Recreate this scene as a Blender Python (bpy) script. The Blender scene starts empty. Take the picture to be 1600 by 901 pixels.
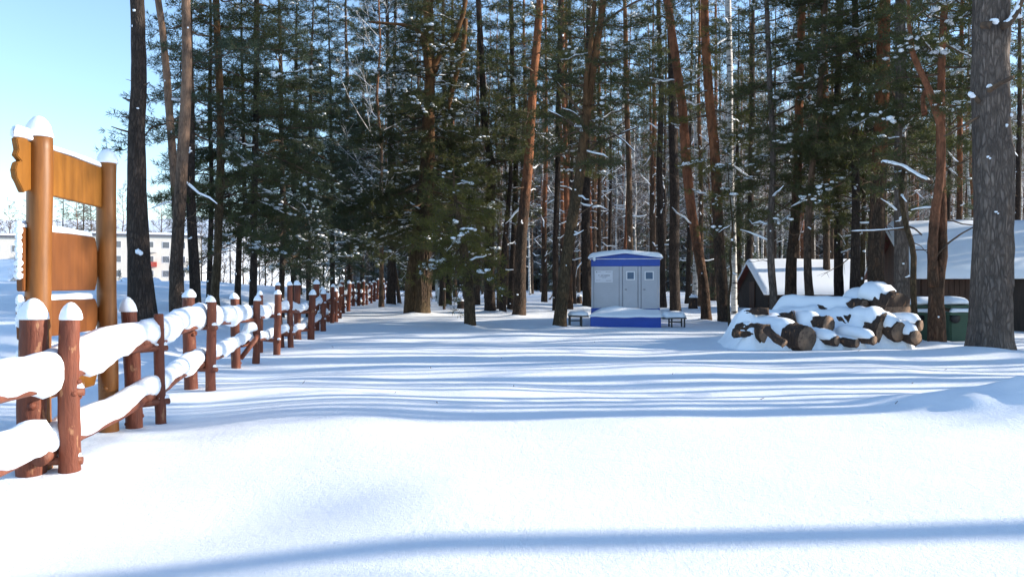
import bpy, bmesh, math, random
import numpy as np
from mathutils import Vector, Matrix

C = bpy.context.scene.collection
R = math.radians
FPX, CX, CY, EYE = 1300.0, 800.0, 445.0, 1.35      # photo pixels -> metres

# ------------------------------------------------------------------ camera, sky, sun
cd = bpy.data.cameras.new('camera'); cam = bpy.data.objects.new('camera', cd); C.objects.link(cam)
cam.location = (0, 0, EYE); cam.rotation_euler = (R(90 - 0.24), 0, 0)
cd.sensor_width = 36; cd.lens = FPX / 1600 * 36; cd.clip_start = 0.05; cd.clip_end = 4000
bpy.context.scene.camera = cam

SUN_EL, SUN_AZ = 18.5, 4.5        # azimuth: degrees from +X towards +Y
w = bpy.data.worlds.new('World'); bpy.context.scene.world = w; w.use_nodes = True
nt = w.node_tree; bg = nt.nodes['Background']
sky = nt.nodes.new('ShaderNodeTexSky'); sky.sky_type = 'NISHITA'; sky.sun_disc = False
sky.sun_elevation = R(SUN_EL); sky.sun_rotation = R(90 - SUN_AZ)
sky.altitude = 100; sky.air_density = 1.0; sky.dust_density = 0.25; sky.ozone_density = 2.5
nt.links.new(sky.outputs[0], bg.inputs[0]); bg.inputs[1].default_value = 0.14
sd = bpy.data.lights.new('sun', 'SUN'); sd.energy = 3.9; sd.angle = R(0.53); sd.color = (1.0, 0.90, 0.76)
so = bpy.data.objects.new('sun', sd); C.objects.link(so)
sv = Vector((math.cos(R(SUN_EL)) * math.cos(R(SUN_AZ)), math.cos(R(SUN_EL)) * math.sin(R(SUN_AZ)), math.sin(R(SUN_EL))))
so.rotation_euler = sv.to_track_quat('Z', 'Y').to_euler()
vs = bpy.context.scene.view_settings
vs.view_transform = 'Standard'; vs.look = 'None'; vs.gamma = 1; vs.exposure = 1.26; vs.use_curve_mapping = False
cy = bpy.context.scene.cycles
cy.max_bounces = 6; cy.diffuse_bounces = 4; cy.glossy_bounces = 2; cy.transmission_bounces = 3; cy.transparent_max_bounces = 4
cy.use_denoising = True; cy.caustics_reflective = False; cy.caustics_refractive = False

# ------------------------------------------------------------------ helpers
def ss(x, a, b):
    t = np.clip((np.asarray(x, float) - a) / (b - a), 0, 1); return t * t * (3 - 2 * t)

_nr = np.random.default_rng(3)
_W = [(_nr.normal(size=2), _nr.uniform(0, 6.28)) for _ in range(40)]
def wav(x, y, f, k0=0, k=6):
    s = 0
    for (d, p) in _W[k0:k0 + k]:
        d = d / np.hypot(*d)
        s = s + np.sin((x * d[0] + y * d[1]) * f * (0.7 + 0.1 * (abs(p) % 5)) + p)
    return s / k

FY = [0, 6.3, 8.3, 10.7, 13.9, 16, 17.5, 21, 24, 30, 35, 44, 56, 70, 120]
FX = [-3.0, -3.42, -3.64, -4.0, -4.46, -4.68, -4.78, -5.17, -5.45, -6.4, -7.2, -8.0, -9.05, -10, -13]
def fence_x(y): return np.interp(y, FY, FX)

def gh(x, y):
    """height of the snow"""
    x = np.asarray(x, float); y = np.asarray(y, float)
    h = 0.05 * ss(y, 14, 22) + 0.25 * ss(y, 20, 45) + 0.35 * ss(y, 45, 120)
    amp = 0.35 + 0.65 * ss(np.abs(y), 5.5, 11)
    h = h + amp * ((0.055 + .04 * ss(y, 8, 12)) * wav(x * .8, y * 1.5, 1.0) + 0.034 * wav(x * .9, y * 1.8, 2.3, 8) + 0.007 * wav(x, y * 1.3, 6, 16))
    h = h + 0.12 * ss(y, 16, 28) * wav(x, y, 0.55, 24)
    d = fence_x(y) - x                                  # distance to the left of the fence
    h = h - 0.05 * ss(d, -1.3, -0.1) * (1 - ss(d, 0.6, 2)) * (1 - ss(y, 14, 20))
    h = h + 0.075 * np.exp(-((d + 1.9) / 1.0) ** 2) * np.exp(-((y - 8.6) / 2.6) ** 2)
    h = h + ss(d, 1.2, 4.5) * ss(y, 9, 17) * 0.72 + ss(d, 3, 11) * ss(y, 19, 38) * 0.5
    h = h + ss(d, 2, 7) * ss(y, 12, 20) * 0.07 * wav(x, y * .7, 2.2, 30)
    h = h - ss(d, 2, 9) * ss(y, 52, 120) * 6.0 - ss(d, 30, 90) * ss(y, 20, 60) * 4
    h = h + ss(d, 20, 60) * ss(y, 165, 225) * 27
    # ploughed bank by the clearing
    m = np.exp(-((x - 5.75) / .95) ** 2 - ((y - 8.75) / 0.7) ** 2)
    h = h + 0.44 * m * (1 + 0.22 * wav(x, y, 5, 10) + 0.12 * wav(x, y, 11, 20)) + 0.10 * np.exp(-((x - 4.6) / .45) ** 2 - ((y - 9.15) / .3) ** 2)
    h = h + 0.07 * np.exp(-((x - 4.3) / .35) ** 2 - ((y - 9.5) / .22) ** 2) + .06 * np.exp(-((x - 4.75) / .22) ** 2 - ((y - 8.6) / .2) ** 2)
    h = h - .17 * ss(-x, .2, 2.6) * (1 - ss(y, 4.6, 8.0)) * ss(y, -2, 1)
    # hollow in the open snow
    h = h - 0.06 * np.exp(-((x + 1.55) / .75) ** 2 - ((y - 5.35) / .45) ** 2) + 0.035 * np.exp(-((x + .6) / .6) ** 2 - ((y - 5.2) / .45) ** 2)
    h = h - 0.025 * np.exp(-((x + 1.75) / .5) ** 2 - ((y - 7.0) / .5) ** 2)
    # drift under the logs and round the hut
    h = h + 0.36 * np.exp(-((x - 6.6) / 1.5) ** 4 - ((y - 18.9) / .9) ** 2)
    h = h + 0.10 * np.exp(-((x - 3.4) / 2.2) ** 2 - ((y - 23.6) / .5) ** 2)
    for tx, ty, tr in BASES:
        q = ((x - tx) ** 2 + (y - ty) ** 2)
        h = h + 0.15 * np.exp(-q / (tr * 2.1) ** 2) - 0.05 * np.exp(-((x - tx - tr * .8) ** 2 + (y - ty + tr) ** 2) / (tr * 1.1) ** 2)
    return h
BASES = []

def hit(px, py, y0=3.0):
    """where the line of sight through a photo pixel meets the snow"""
    ys = np.concatenate([np.arange(y0, 60, .05), np.arange(60, 140, .3)])
    z = EYE - (py - CY) / FPX * ys; g = gh((px - CX) / FPX * ys, ys)
    k = np.argmax(z <= g) if np.any(z <= g) else len(ys) - 1
    return Vector(((px - CX) / FPX * ys[k], ys[k], float(g[k])))
def at(px, py, Y): return Vector(((px - CX) / FPX * Y, Y, EYE - (py - CY) / FPX * Y))

class MB:
    def __init__(s): s.V = []; s.F = []; s.n = 0
    def add(s, V, *Fs):
        V = np.asarray(V, float).reshape(-1, 3)
        for F in Fs:
            F = np.asarray(F, int)
            if F.size: s.F.append(F + s.n)
        s.V.append(V); s.n += len(V)
    def build(s, name, mat, parent=None, smooth=True, loc=None):
        me = bpy.data.meshes.new(name)
        if s.n:
            V = np.concatenate(s.V).astype(np.float32)
            me.vertices.add(len(V)); me.vertices.foreach_set('co', V.ravel())
            vi = np.concatenate([f.ravel() for f in s.F]); cnt = np.concatenate([np.full(len(f), f.shape[1]) for f in s.F])
            st = np.concatenate([[0], np.cumsum(cnt)[:-1]])
            me.loops.add(len(vi)); me.loops.foreach_set('vertex_index', vi.astype(np.int32))
            me.polygons.add(len(cnt)); me.polygons.foreach_set('loop_start', st.astype(np.int32))
            me.polygons.foreach_set('use_smooth', np.full(len(cnt), smooth))
            me.update(calc_edges=True)
        me.materials.append(mat)
        o = bpy.data.objects.new(name, me); C.objects.link(o)
        if parent: o.parent = parent
        if loc is not None: o.location = loc
        return o

def frames(P):
    P = np.asarray(P, float); T = np.gradient(P, axis=0); T /= np.linalg.norm(T, axis=1)[:, None] + 1e-9
    ref = np.array([0.31, 0.95, 0.02]) if abs(T[0][1]) < .8 else np.array([1., 0.1, 0])
    U = np.cross(T, ref); U /= np.linalg.norm(U, axis=1)[:, None] + 1e-9
    return T, U, np.cross(T, U)

def tube(mb, P, r, n=8, caps=True, nz=0, rng=None, squash=None):
    P = np.asarray(P, float); m = len(P); r = np.broadcast_to(np.asarray(r, float), (m,))
    T, U, W = frames(P); a = np.arange(n) * 2 * np.pi / n
    rr = r[:, None] * np.ones(n)
    if nz: rr = rr * (1 + rng.normal(0, nz, (m, n)))
    V = P[:, None] + rr[..., None] * (np.cos(a)[None, :, None] * U[:, None] + np.sin(a)[None, :, None] * W[:, None])
    V = V.reshape(-1, 3); i = np.arange(m - 1)[:, None] * n; j = np.arange(n)[None]; k = (j + 1) % n
    Q = np.stack([i + j, i + k, i + n + k, i + n + j], -1).reshape(-1, 4)
    if not caps: mb.add(V, Q); return
    V = np.concatenate([V, P[:1], P[-1:]]); j = np.arange(n); k = (j + 1) % n
    t1 = np.stack([k, j, np.full(n, m * n)], 1); b = (m - 1) * n
    t2 = np.stack([b + j, b + k, np.full(n, m * n + 1)], 1)
    mb.add(V, Q, t1, t2)

def sticks(mb, A, B, ra, rb, n=3):
    A = np.asarray(A, float); B = np.asarray(B, float)
    if not len(A): return
    d = B - A; d /= np.linalg.norm(d, axis=1)[:, None] + 1e-9
    u = np.cross(d, [0.3, 0.2, 0.93]); u /= np.linalg.norm(u, axis=1)[:, None] + 1e-9; v = np.cross(d, u)
    a = np.arange(n) * 2 * np.pi / n
    ring = np.cos(a)[None, :, None] * u[:, None] + np.sin(a)[None, :, None] * v[:, None]
    ra = np.broadcast_to(ra, len(A))[:, None, None]; rb = np.broadcast_to(rb, len(A))[:, None, None]
    V = np.concatenate([A[:, None] + ring * ra, B[:, None] + ring * rb], 1).reshape(-1, 3)
    j = np.arange(n); k = (j + 1) % n
    q = np.stack([j, k, n + k, n + j], 1)
    Q = (np.arange(len(A))[:, None, None] * 2 * n + q[None]).reshape(-1, 4)
    mb.add(V, Q)

def _ico(sub):
    bm = bmesh.new(); bmesh.ops.create_icosphere(bm, subdivisions=sub, radius=1)
    V = np.array([v.co[:] for v in bm.verts]); F = np.array([[v.index for v in f.verts] for f in bm.faces]); bm.free(); return V, F
ICO1, ICO2, ICO3 = _ico(1), _ico(2), _ico(3)

def blobs(mb, P, S, rng, ico=ICO2, nz=.12):
    """soft snow lumps; P centres, S (n,3) radii"""
    P = np.asarray(P, float)
    if not len(P): return
    V0, F0 = ico; N = len(P); a = rng.uniform(0, 6.28, N)
    V = V0[None] * S[:, None, :] * (1 + rng.normal(0, nz, (N, len(V0), 1)))
    ca, sa = np.cos(a)[:, None], np.sin(a)[:, None]
    V = np.stack([V[..., 0] * ca - V[..., 1] * sa, V[..., 0] * sa + V[..., 1] * ca, V[..., 2]], -1) + P[:, None]
    mb.add(V.reshape(-1, 3), (np.arange(N)[:, None, None] * len(V0) + F0[None]).reshape(-1, 3))

def tufts(mb, P, D, rng, K=14, ln=.16, wd=.012):
    """tufts of needles: K thin blades from each point, roughly along D"""
    P = np.asarray(P, float); D = np.asarray(D, float); N = len(P)
    if not N: return
    q = rng.normal(size=(N, K, 3)); q /= np.linalg.norm(q, axis=2)[..., None]
    d = D[:, None] * .75 + q; d /= np.linalg.norm(d, axis=2)[..., None] + 1e-9
    s = np.cross(d, rng.normal(size=(N, K, 3))); s /= np.linalg.norm(s, axis=2)[..., None] + 1e-9
    l = np.broadcast_to(ln, N)[:, None, None] * rng.uniform(.6, 1.15, (N, K, 1)); wv = np.broadcast_to(wd, N)[:, None, None]
    c = P[:, None] + D[:, None] * rng.uniform(-.06, .06, (N, K, 1))
    mid = c + d * l * .45
    V = np.stack([c, mid + s * wv * .5, c + d * l, mid - s * wv * .5], 2).reshape(-1, 3)
    mb.add(V, np.arange(N * K * 4).reshape(-1, 4))

def tag(o, label=None, cat=None, group=None, kind=None):
    if label: o['label'] = label
    if cat: o['category'] = cat
    if group: o['group'] = group
    if kind: o['kind'] = kind
    return o
def thing(name, label, cat, loc=(0, 0, 0), rz=0, group=None):
    o = bpy.data.objects.new(name, None); C.objects.link(o); o.location = loc; o.rotation_euler = (0, 0, rz)
    o.empty_display_size = .2
    return tag(o, label, cat, group)
def dup(o, loc, rz=0, sc=1, label=None, group=None):
    r = o.copy(); C.objects.link(r); r.location = loc; r.rotation_euler = (0, 0, rz); r.scale = (sc, sc, sc)
    tag(r, label, None, group)
    for ch in list(o.children):
        c = ch.copy(); C.objects.link(c); c.parent = r
        for g in list(ch.children):
            d = g.copy(); C.objects.link(d); d.parent = c
    return r

def bmobj(name, bm, mat, parent=None, loc=None, rot=None, smooth=False):
    me = bpy.data.meshes.new(name); bm.normal_update(); bm.to_mesh(me); bm.free(); me.materials.append(mat)
    if smooth:
        me.polygons.foreach_set('use_smooth', [True] * len(me.polygons))
    o = bpy.data.objects.new(name, me); C.objects.link(o)
    if parent: o.parent = parent
    if loc is not None: o.location = loc
    if rot is not None: o.rotation_euler = rot
    return o
def box(bm, lo, hi, bev=0, seg=2):
    r = bmesh.ops.create_cube(bm, size=1); lo = Vector(lo); hi = Vector(hi); vv = r['verts']
    for v in vv: v.co = Vector(((lo[i] + hi[i]) / 2 + v.co[i] * (hi[i] - lo[i]) for i in range(3)))
    if bev:
        ed = list({e for v in vv for e in v.link_edges})
        bmesh.ops.bevel(bm, geom=ed, offset=bev, segments=seg, affect='EDGES', profile=.5)
def boxo(name, lo, hi, mat, parent, bev=.008):
    bm = bmesh.new(); box(bm, lo, hi, bev); return bmobj(name, bm, mat, parent)
def poly_extrude(bm, pts, vec):
    a = [bm.verts.new(p) for p in pts]; b = [bm.verts.new(Vector(p) + Vector(vec)) for p in pts]; n = len(pts)
    bm.faces.new(a); bm.faces.new(b[::-1])
    for i in range(n): bm.faces.new([a[(i + 1) % n], a[i], b[i], b[(i + 1) % n]])
    bmesh.ops.recalc_face_normals(bm, faces=bm.faces)

# ------------------------------------------------------------------ materials
class NT:
    def __init__(s, name):
        s.m = bpy.data.materials.new(name); s.m.use_nodes = True; s.t = s.m.node_tree
        s.b = s.t.nodes['Principled BSDF']; s.o = s.t.nodes['Material Output']
    def n(s, typ, **kw):
        x = s.t.nodes.new('ShaderNode' + typ)
        for k, v in kw.items():
            if k in x.inputs.keys(): x.inputs[k].default_value = v
            else: setattr(x, k, v)
        return x
    def l(s, a, b): s.t.links.new(a, b)
    def coord(s, scale=(1, 1, 1), out='Object'):
        c = s.n('TexCoord'); m = s.n('Mapping'); m.inputs['Scale'].default_value = scale; s.l(c.outputs[out], m.inputs[0]); return m.outputs[0]
    def ramp(s, src, stops):
        r = s.n('ValToRGB'); e = r.color_ramp.elements
        while len(e) < len(stops): e.new(.5)
        for i, (p, c) in enumerate(stops):
            e[i].position = p; e[i].color = (*c, 1) if len(c) == 3 else c
        s.l(src, r.inputs[0]); return r.outputs[0]
    def noise(s, vec, scale, detail=4, rough=.6):
        x = s.n('TexNoise', Scale=scale, Detail=detail, Roughness=rough); s.l(vec, x.inputs['Vector']); return x.outputs['Fac']
    def mix(s, f, a, b, typ='MIX'):
        x = s.n('MixRGB'); x.blend_type = typ
        for i, v in ((0, f), (1, a), (2, b)):
            if hasattr(v, 'links') or isinstance(v, bpy.types.NodeSocket): s.l(v, x.inputs[i])
            else: x.inputs[i].default_value = v if i == 0 else (*v, 1)
        return x.outputs[0]
    def bump(s, h, st=.5, dist=.02, prev=None):
        x = s.n('Bump', Strength=st, Distance=dist); s.l(h, x.inputs['Height'])
        if prev: s.l(prev, x.inputs['Normal'])
        s.l(x.outputs[0], s.b.inputs['Normal']); return x.outputs[0]
    def base(s, v, rough=.7, spec=.3):
        if isinstance(v, tuple): s.b.inputs['Base Color'].default_value = (*v, 1)
        else: s.l(v, s.b.inputs['Base Color'])
        s.b.inputs['Roughness'].default_value = rough; s.b.inputs['Specular IOR Level'].default_value = spec

def m_snow(name, ground=False):
    t = NT(name); c = t.coord(); n1 = t.noise(c, 1.1, 3)
    t.base(t.ramp(n1, [(.3, (.84, .885, .94)), (.7, (.88, .915, .955))]), .65, .25)
    if ground:
        n2 = t.noise(c, 20, 7, .78); n3 = t.noise(c, 3.2, 3)
        p = t.bump(n3, .25, .05); p = t.bump(n2, .8, .018, p); n4 = t.noise(c, 110, 2, .6); t.bump(n4, .5, .008, p)
    else:
        n2 = t.noise(c, 22, 4, .6); t.bump(n2, .35, .02)
    return t.m
SNOW_G = m_snow('snow_ground', True); SNOW = m_snow('snow_cover')

def m_bark(name, lo, hi, z0=4.0, z1=7.0, depth=.025, sc=17):
    t = NT(name); c = t.coord((1, 1, .26)); c2 = t.coord((1, 1, .45))
    warp = t.n('TexNoise', Scale=7.0, Detail=5.0); t.l(c, warp.inputs['Vector'])
    add = t.n('VectorMath', operation='MULTIPLY_ADD'); t.l(warp.outputs['Color'], add.inputs[0]); add.inputs[1].default_value = (.16, .16, .16); t.l(c, add.inputs[2])
    v = t.n('TexVoronoi', feature='DISTANCE_TO_EDGE', Scale=sc); t.l(add.outputs[0], v.inputs['Vector'])
    edge = t.ramp(v.outputs['Distance'], [(0, (0, 0, 0)), (.22, (1, 1, 1))])
    fur = t.ramp(t.noise(t.coord((1, 1, .10)), 20, 5, .7), [(.36, (0, 0, 0)), (.52, (1, 1, 1))]); edge = t.mix(.6, edge, fur, 'MULTIPLY')
    vc = t.n('TexVoronoi', Scale=sc); t.l(add.outputs[0], vc.inputs['Vector'])
    nz = t.noise(c2, 7, 6, .7)
    sep = t.n('SeparateXYZ'); t.l(t.coord(), sep.inputs[0])
    zz = t.n('MapRange'); zz.inputs['From Min'].default_value = z0; zz.inputs['From Max'].default_value = z1; t.l(sep.outputs['Z'], zz.inputs['Value'])
    zn = t.n('Math', operation='ADD'); t.l(zz.outputs[0], zn.inputs[0])
    mm = t.n('Math', operation='MULTIPLY_ADD'); t.l(nz, mm.inputs[0]); mm.inputs[1].default_value = 1.8; mm.inputs[2].default_value = -.95; t.l(mm.outputs[0], zn.inputs[1]); zn.use_clamp = True
    col = t.mix(zn.outputs[0], lo, hi)
    col = t.mix(.75, col, t.ramp(nz, [(.25, (.42, .42, .44)), (.75, (1.5, 1.42, 1.35))]), 'MULTIPLY')
    rnd = t.ramp(vc.outputs['Color'], [(0, (.75, .75, .75)), (1, (1.25, 1.2, 1.15))])
    col = t.mix(.4, col, rnd, 'MULTIPLY')
    col = t.mix(.6, col, t.ramp(t.noise(t.coord((1, 1, .6)), 1.7, 4, .6), [(.3, (.62, .63, .66)), (.7, (1.3, 1.26, 1.2))]), 'MULTIPLY')
    inv = t.n('Math', operation='MULTIPLY'); t.l(zn.outputs[0], inv.inputs[0]); inv.inputs[1].default_value = .65
    e2 = t.mix(inv.outputs[0], edge, (1, 1, 1))
    col = t.mix(.8, col, t.ramp(e2, [(0, (.42, .40, .38)), (1, (1, 1, 1))]), 'MULTIPLY')
    t.base(col, .88, .15)
    p = t.bump(e2, .9, depth); t.bump(nz, .6, .02, p)
    return t.m
BARK_DARK = m_bark('bark_dark', (.060, .048, .042), (.10, .070, .054), 9, 14)
BARK_PINE = m_bark('bark_pine', (.080, .060, .046), (.26, .11, .055), 3.2, 6.2)
BARK_ORANGE = m_bark('bark_orange', (.10, .066, .046), (.23, .098, .055), 1.4, 4.4)
BARK_GREY = m_bark('bark_grey', (.175, .148, .132), (.19, .155, .135), 8, 12, .035, 14)
BARK_OLIVE = m_bark('bark_olive', (.105, .080, .050), (.16, .085, .042), 4, 8)
BARK_TAN = m_bark('bark_tan', (.085, .066, .054), (.21, .14, .10), 2.0, 4.5)
BARK_FAR = m_bark('bark_far', (.115, .085, .064), (.26, .12, .06), 6, 12, .02, 9)
def m_birch():
    t = NT('bark_birch'); c = t.coord((1.2, 1.2, 5)); n = t.noise(c, 2.2, 5, .65)
    n2 = t.noise(t.coord((1, 1, .4)), 3, 2)
    col = t.ramp(n, [(.40, (.04, .038, .036)), (.47, (.52, .50, .47)), (.8, (.66, .64, .61))]); t.base(col, .7, .2); t.bump(n, .3, .01); return t.m
BARK_BIRCH = m_birch()
def m_twig(name, c0, c1):
    t = NT(name); t.base(t.ramp(t.noise(t.coord(), 6, 3), [(.35, c0), (.65, c1)]), .85, .15); return t.m
LIMB = m_twig('limb_bark', (.06, .045, .035), (.15, .095, .06))
LIMB_ORANGE = m_twig('limb_orange_bark', (.16, .075, .035), (.34, .15, .06))
TWIG = m_twig('twig_bark', (.10, .075, .06), (.20, .15, .12))
TWIG_FROST = m_twig('frosted_twig', (.30, .28, .27), (.62, .62, .64))
def m_needle(name, a, b, tr=.35):
    t = NT(name); g = t.n('NewGeometry')
    n = t.noise(t.coord(), 1.3, 3); mx = t.n('Math', operation='MULTIPLY_ADD'); t.l(g.outputs['Random Per Island'], mx.inputs[0]); mx.inputs[1].default_value = .45; 
    m2 = t.n('Math', operation='MULTIPLY'); t.l(n, m2.inputs[0]); m2.inputs[1].default_value = .6; t.l(m2.outputs[0], mx.inputs[2])
    col = t.ramp(mx.outputs[0], [(.2, a), (.8, b)]); t.base(col, .55, .35)
    tl = t.n('BsdfTranslucent'); t.l(t.mix(1, col, (1.5, 1.5, .7), 'MULTIPLY'), tl.inputs[0]); ms = t.n('MixShader'); ms.inputs[0].default_value = tr
    t.l(t.b.outputs[0], ms.inputs[1]); t.l(tl.outputs[0], ms.inputs[2]); t.l(ms.outputs[0], t.o.inputs[0]); return t.m
NEEDLE = m_needle('pine_needles', (.030, .042, .020), (.082, .086, .034))
NEEDLE_OLIVE = m_needle('pine_needles_olive', (.055, .066, .022), (.15, .135, .042), .45)
NEEDLE_BLUE = m_needle('spruce_needles', (.026, .042, .030), (.062, .080, .050), .3)

def m_wood(name, a, b, rough=.5, bark=0, sc=1.0, chips=None):
    t = NT(name); c = t.coord((9 * sc, 9 * sc, .9 * sc)); n = t.noise(c, 2, 6, .65); n2 = t.noise(t.coord((1, 1, .5)), 3.2, 3)
    col = t.mix(.5, t.ramp(n, [(.3, a), (.7, b)]), t.ramp(n2, [(.3, (.55, .52, .5)), (.7, (1.25, 1.2, 1.15))]), 'MULTIPLY')
    if chips:
        k = t.noise(t.coord((1, 1, .45)), 11, 4, .55); col = t.mix(t.ramp(k, [(.62, (0, 0, 0)), (.66, (1, 1, 1))]), col, chips)
    t.base(col, rough, .35); p = t.bump(n, .25 + bark * .4, .006 + .01 * bark)
    if bark: t.bump(t.noise(t.coord((1, 1, .35)), 14, 4), .7, .025, p)
    return t.m
SIGN_W = m_wood('stained_orange_wood', (.150, .052, .009), (.260, .098, .018), .45)
SIGN_P = m_wood('stained_sign_board', (.16, .060, .007), (.26, .105, .014), .5, 0, .7)
SIGN_D = m_wood('dark_stained_sign_board', (.125, .040, .009), (.18, .062, .014), .55, 0, .7)
FENCE_W = m_wood('red_brown_log', (.09, .022, .012), (.20, .056, .027), .65, 1, 1, (.26, .12, .06))
RAIL_W = m_wood('red_brown_rail', (.13, .036, .02), (.22, .075, .04), .6, 1)
LOG_W = m_wood('log_bark', (.022, .016, .013), (.09, .055, .038), .85, 1, 1.8, (.20, .10, .05))
def m_cut():
    t = NT('cut_wood'); n = t.noise(t.coord(), 5, 5, .7); t.base(t.ramp(n, [(.32, (.07, .045, .034)), (.5, (.20, .135, .095)), (.75, (.36, .22, .13))]), .8, .15); t.bump(n, .5, .015); return t.m
CUT = m_cut()
PLANK = m_wood('dark_brown_planks', (.045, .024, .016), (.085, .042, .026), .7, 0, .7)
PLANK_D = m_wood('black_brown_logs', (.020, .015, .013), (.045, .032, .026), .8, 1)
FASCIA = m_wood('reddish_fascia', (.12, .035, .025), (.18, .06, .04), .6)
def m_paint(name, col, rough=.45, var=.12, spec=.4):
    t = NT(name); n = t.noise(t.coord(), 2.6, 5, .65)
    t.base(t.ramp(n, [(.3, tuple(c * (1 - var) for c in col)), (.7, tuple(min(1, c * (1 + var)) for c in col))]), rough, spec); t.bump(t.noise(t.coord(), 30, 2), .05, .003); return t.m
GREYP = m_paint('grey_panel', (.42, .43, .47), .4, .06); BLUEP = m_paint('blue_paint', (.010, .062, .36), .4, .10)
WHITEP = m_paint('white_paint', (.72, .72, .74), .45, .06); DARKM = m_paint('dark_metal', (.035, .034, .036), .5)
SEAM = m_paint('dark_seam', (.12, .12, .14), .7); PLATE = m_paint('pale_plate', (.62, .63, .68), .35, .05); INK = m_paint('grey_ink', (.16, .16, .19), .6)
GLASS = m_paint('blue_grey_pane', (.055, .11, .19), .3, .12, .4)
BINP = m_paint('green_plastic', (.030, .075, .045), .5, .15); BLACKP = m_paint('black_plastic', (.012, .012, .013), .5)
CONC = m_paint('pale_concrete', (.50, .50, .48), .85, .2); BLOCKP = m_paint('pale_render', (.62, .58, .52), .8, .06); CREAMP = m_paint('cream_render', (.58, .52, .42), .8, .08)
REDP = m_paint('red_render', (.40, .06, .04), .7); ROOFD = m_paint('dark_roof', (.10, .10, .12), .8); WINP = m_paint('dark_window', (.13, .14, .16), .15, .2, .7)
STRAW = m_twig('dry_bark_strip', (.20, .14, .06), (.36, .26, .12))

# ------------------------------------------------------------------ tree builders
def interp_path(P, z):
    P = np.asarray(P); return np.array([np.interp(z, P[:, 2], P[:, 0]), np.interp(z, P[:, 2], P[:, 1]), z])

def crown(rng, path, rad, c0, H, nb, L, zvis=99, low=-.35, high=.55, K=16, ln=.19, wd=.0155, snow=.2, dens=1.05, azs=None, minl=.25, prof=.75, limb=None, snow_s=1.0, sub_ang=(.6, 1.15), flat=.25, side=None):
    """limbs, needle tufts and lying snow of a conifer along its trunk path (local coordinates)"""
    lm, nd, sn = MB(), MB(), MB(); A, B, RA, RB = [], [], [], []; TP, TD, TS = [], [], []; SP, SS = [], []
    az0 = rng.uniform(0, 6.28)
    for i in range(nb):
        u = (i + rng.random()) / nb; z = c0 + (H - c0) * u
        p = interp_path(path, z); out = z > zvis + 1
        if azs is not None and i < len(azs) and azs[i] is not None: az = azs[i]
        else: az = az0 + i * 2.4 + rng.normal(0, .4)
        if side is not None and rng.random() < side[1]: az = side[0] + rng.normal(0, .6)
        l = max(minl, L * (1 - u) ** prof * rng.uniform(.55, 1.12)) if u > .12 else L * rng.uniform(.35, .95)
        e = low + (high - low) * u + rng.normal(0, .16); h = np.array([math.cos(az), math.sin(az), 0])
        t = np.linspace(0, 1, 7); sag = rng.uniform(.05, .28) * l; up = rng.uniform(0, .22) * l
        kx = rng.normal(0, .10) * l
        pts = p + h * (t * l * math.cos(e))[:, None] + np.array([-h[1], h[0], 0]) * (kx * t * t)[:, None]
        pts[:, 2] += t * l * math.sin(e) - sag * t * t + up * t ** 3
        pts[1:] += rng.normal(0, .022 * l, (6, 3))
        r0 = .011 * l + .010
        tube(lm, pts, np.linspace(r0, .004, 7), 5, False)
        bsnow = rng.random() < snow * 1.1
        nsub = int(max(3, l * (5.6 if not out else 2.6) * dens))
        for k in range(nsub):
            s = .22 + .76 * (k + rng.random()) / nsub; q = np.array([np.interp(s, t, pts[:, c]) for c in range(3)])
            a = az + (1 if k % 2 else -1) * rng.uniform(*sub_ang); sl = min(1.15, l * (.16 + .42 * (1 - s))) * rng.uniform(.6, 1.15) + .12
            d = np.array([math.cos(a), math.sin(a), rng.normal(.08, flat)]); d /= np.linalg.norm(d)
            A.append(q); B.append(q + d * sl); RA.append(.007 + .005 * sl); RB.append(.003)
            nt_ = max(2, int(sl / (.125 if not out else .26)))
            w_ = (np.arange(nt_) + .7) / nt_; tp = q + d * sl * w_[:, None] + rng.normal(0, .035, (nt_, 3)); tp[:, 2] -= .10 * sl * w_ ** 2
            td = np.tile(d + np.array([0, 0, .35]), (nt_, 1)) + rng.normal(0, .3, (nt_, 3)); td /= np.linalg.norm(td, axis=1)[:, None]
            TP.append(tp); TD.append(td); TS.append(np.full(nt_, 1.0 if not out else 1.75))
            if not out and bsnow and rng.random() < .34:
                i0 = rng.integers(0, max(1, nt_ // 2)); m = np.zeros(nt_, bool); m[i0:i0 + rng.integers(2, 6)] = True
                if m.any():
                    s_ = rng.uniform(.035, .085, (m.sum(), 1)) * snow_s
                    SP.append(tp[m] * [1, 1, 1] + [0, 0, .045]); SS.append(s_ * np.array([[1.3, 1.05, .62]]) * rng.uniform(.65, 1.35, (m.sum(), 3)))
        TP.append(pts[-1:] ); TD.append(h[None] + [[0, 0, .3]]); TS.append(np.ones(1))
        if bsnow and not out and rng.random() < .5:
            tube(sn, pts[1:-1] + [0, 0, .025], np.array([.6, 1, 1, .8, .35]) * (.012 + .009 * l) * snow_s, 6, True, .12, rng)
    sticks(lm, A, B, np.array(RA), np.array(RB))
    TS = np.concatenate(TS)
    tufts(nd, np.concatenate(TP), np.concatenate(TD), rng, K, ln * TS, wd * TS)
    if SP: blobs(sn, np.concatenate(SP), np.concatenate(SS), rng, ICO1 if snow_s < 1.01 else ICO2)
    return lm, nd, sn

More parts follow.
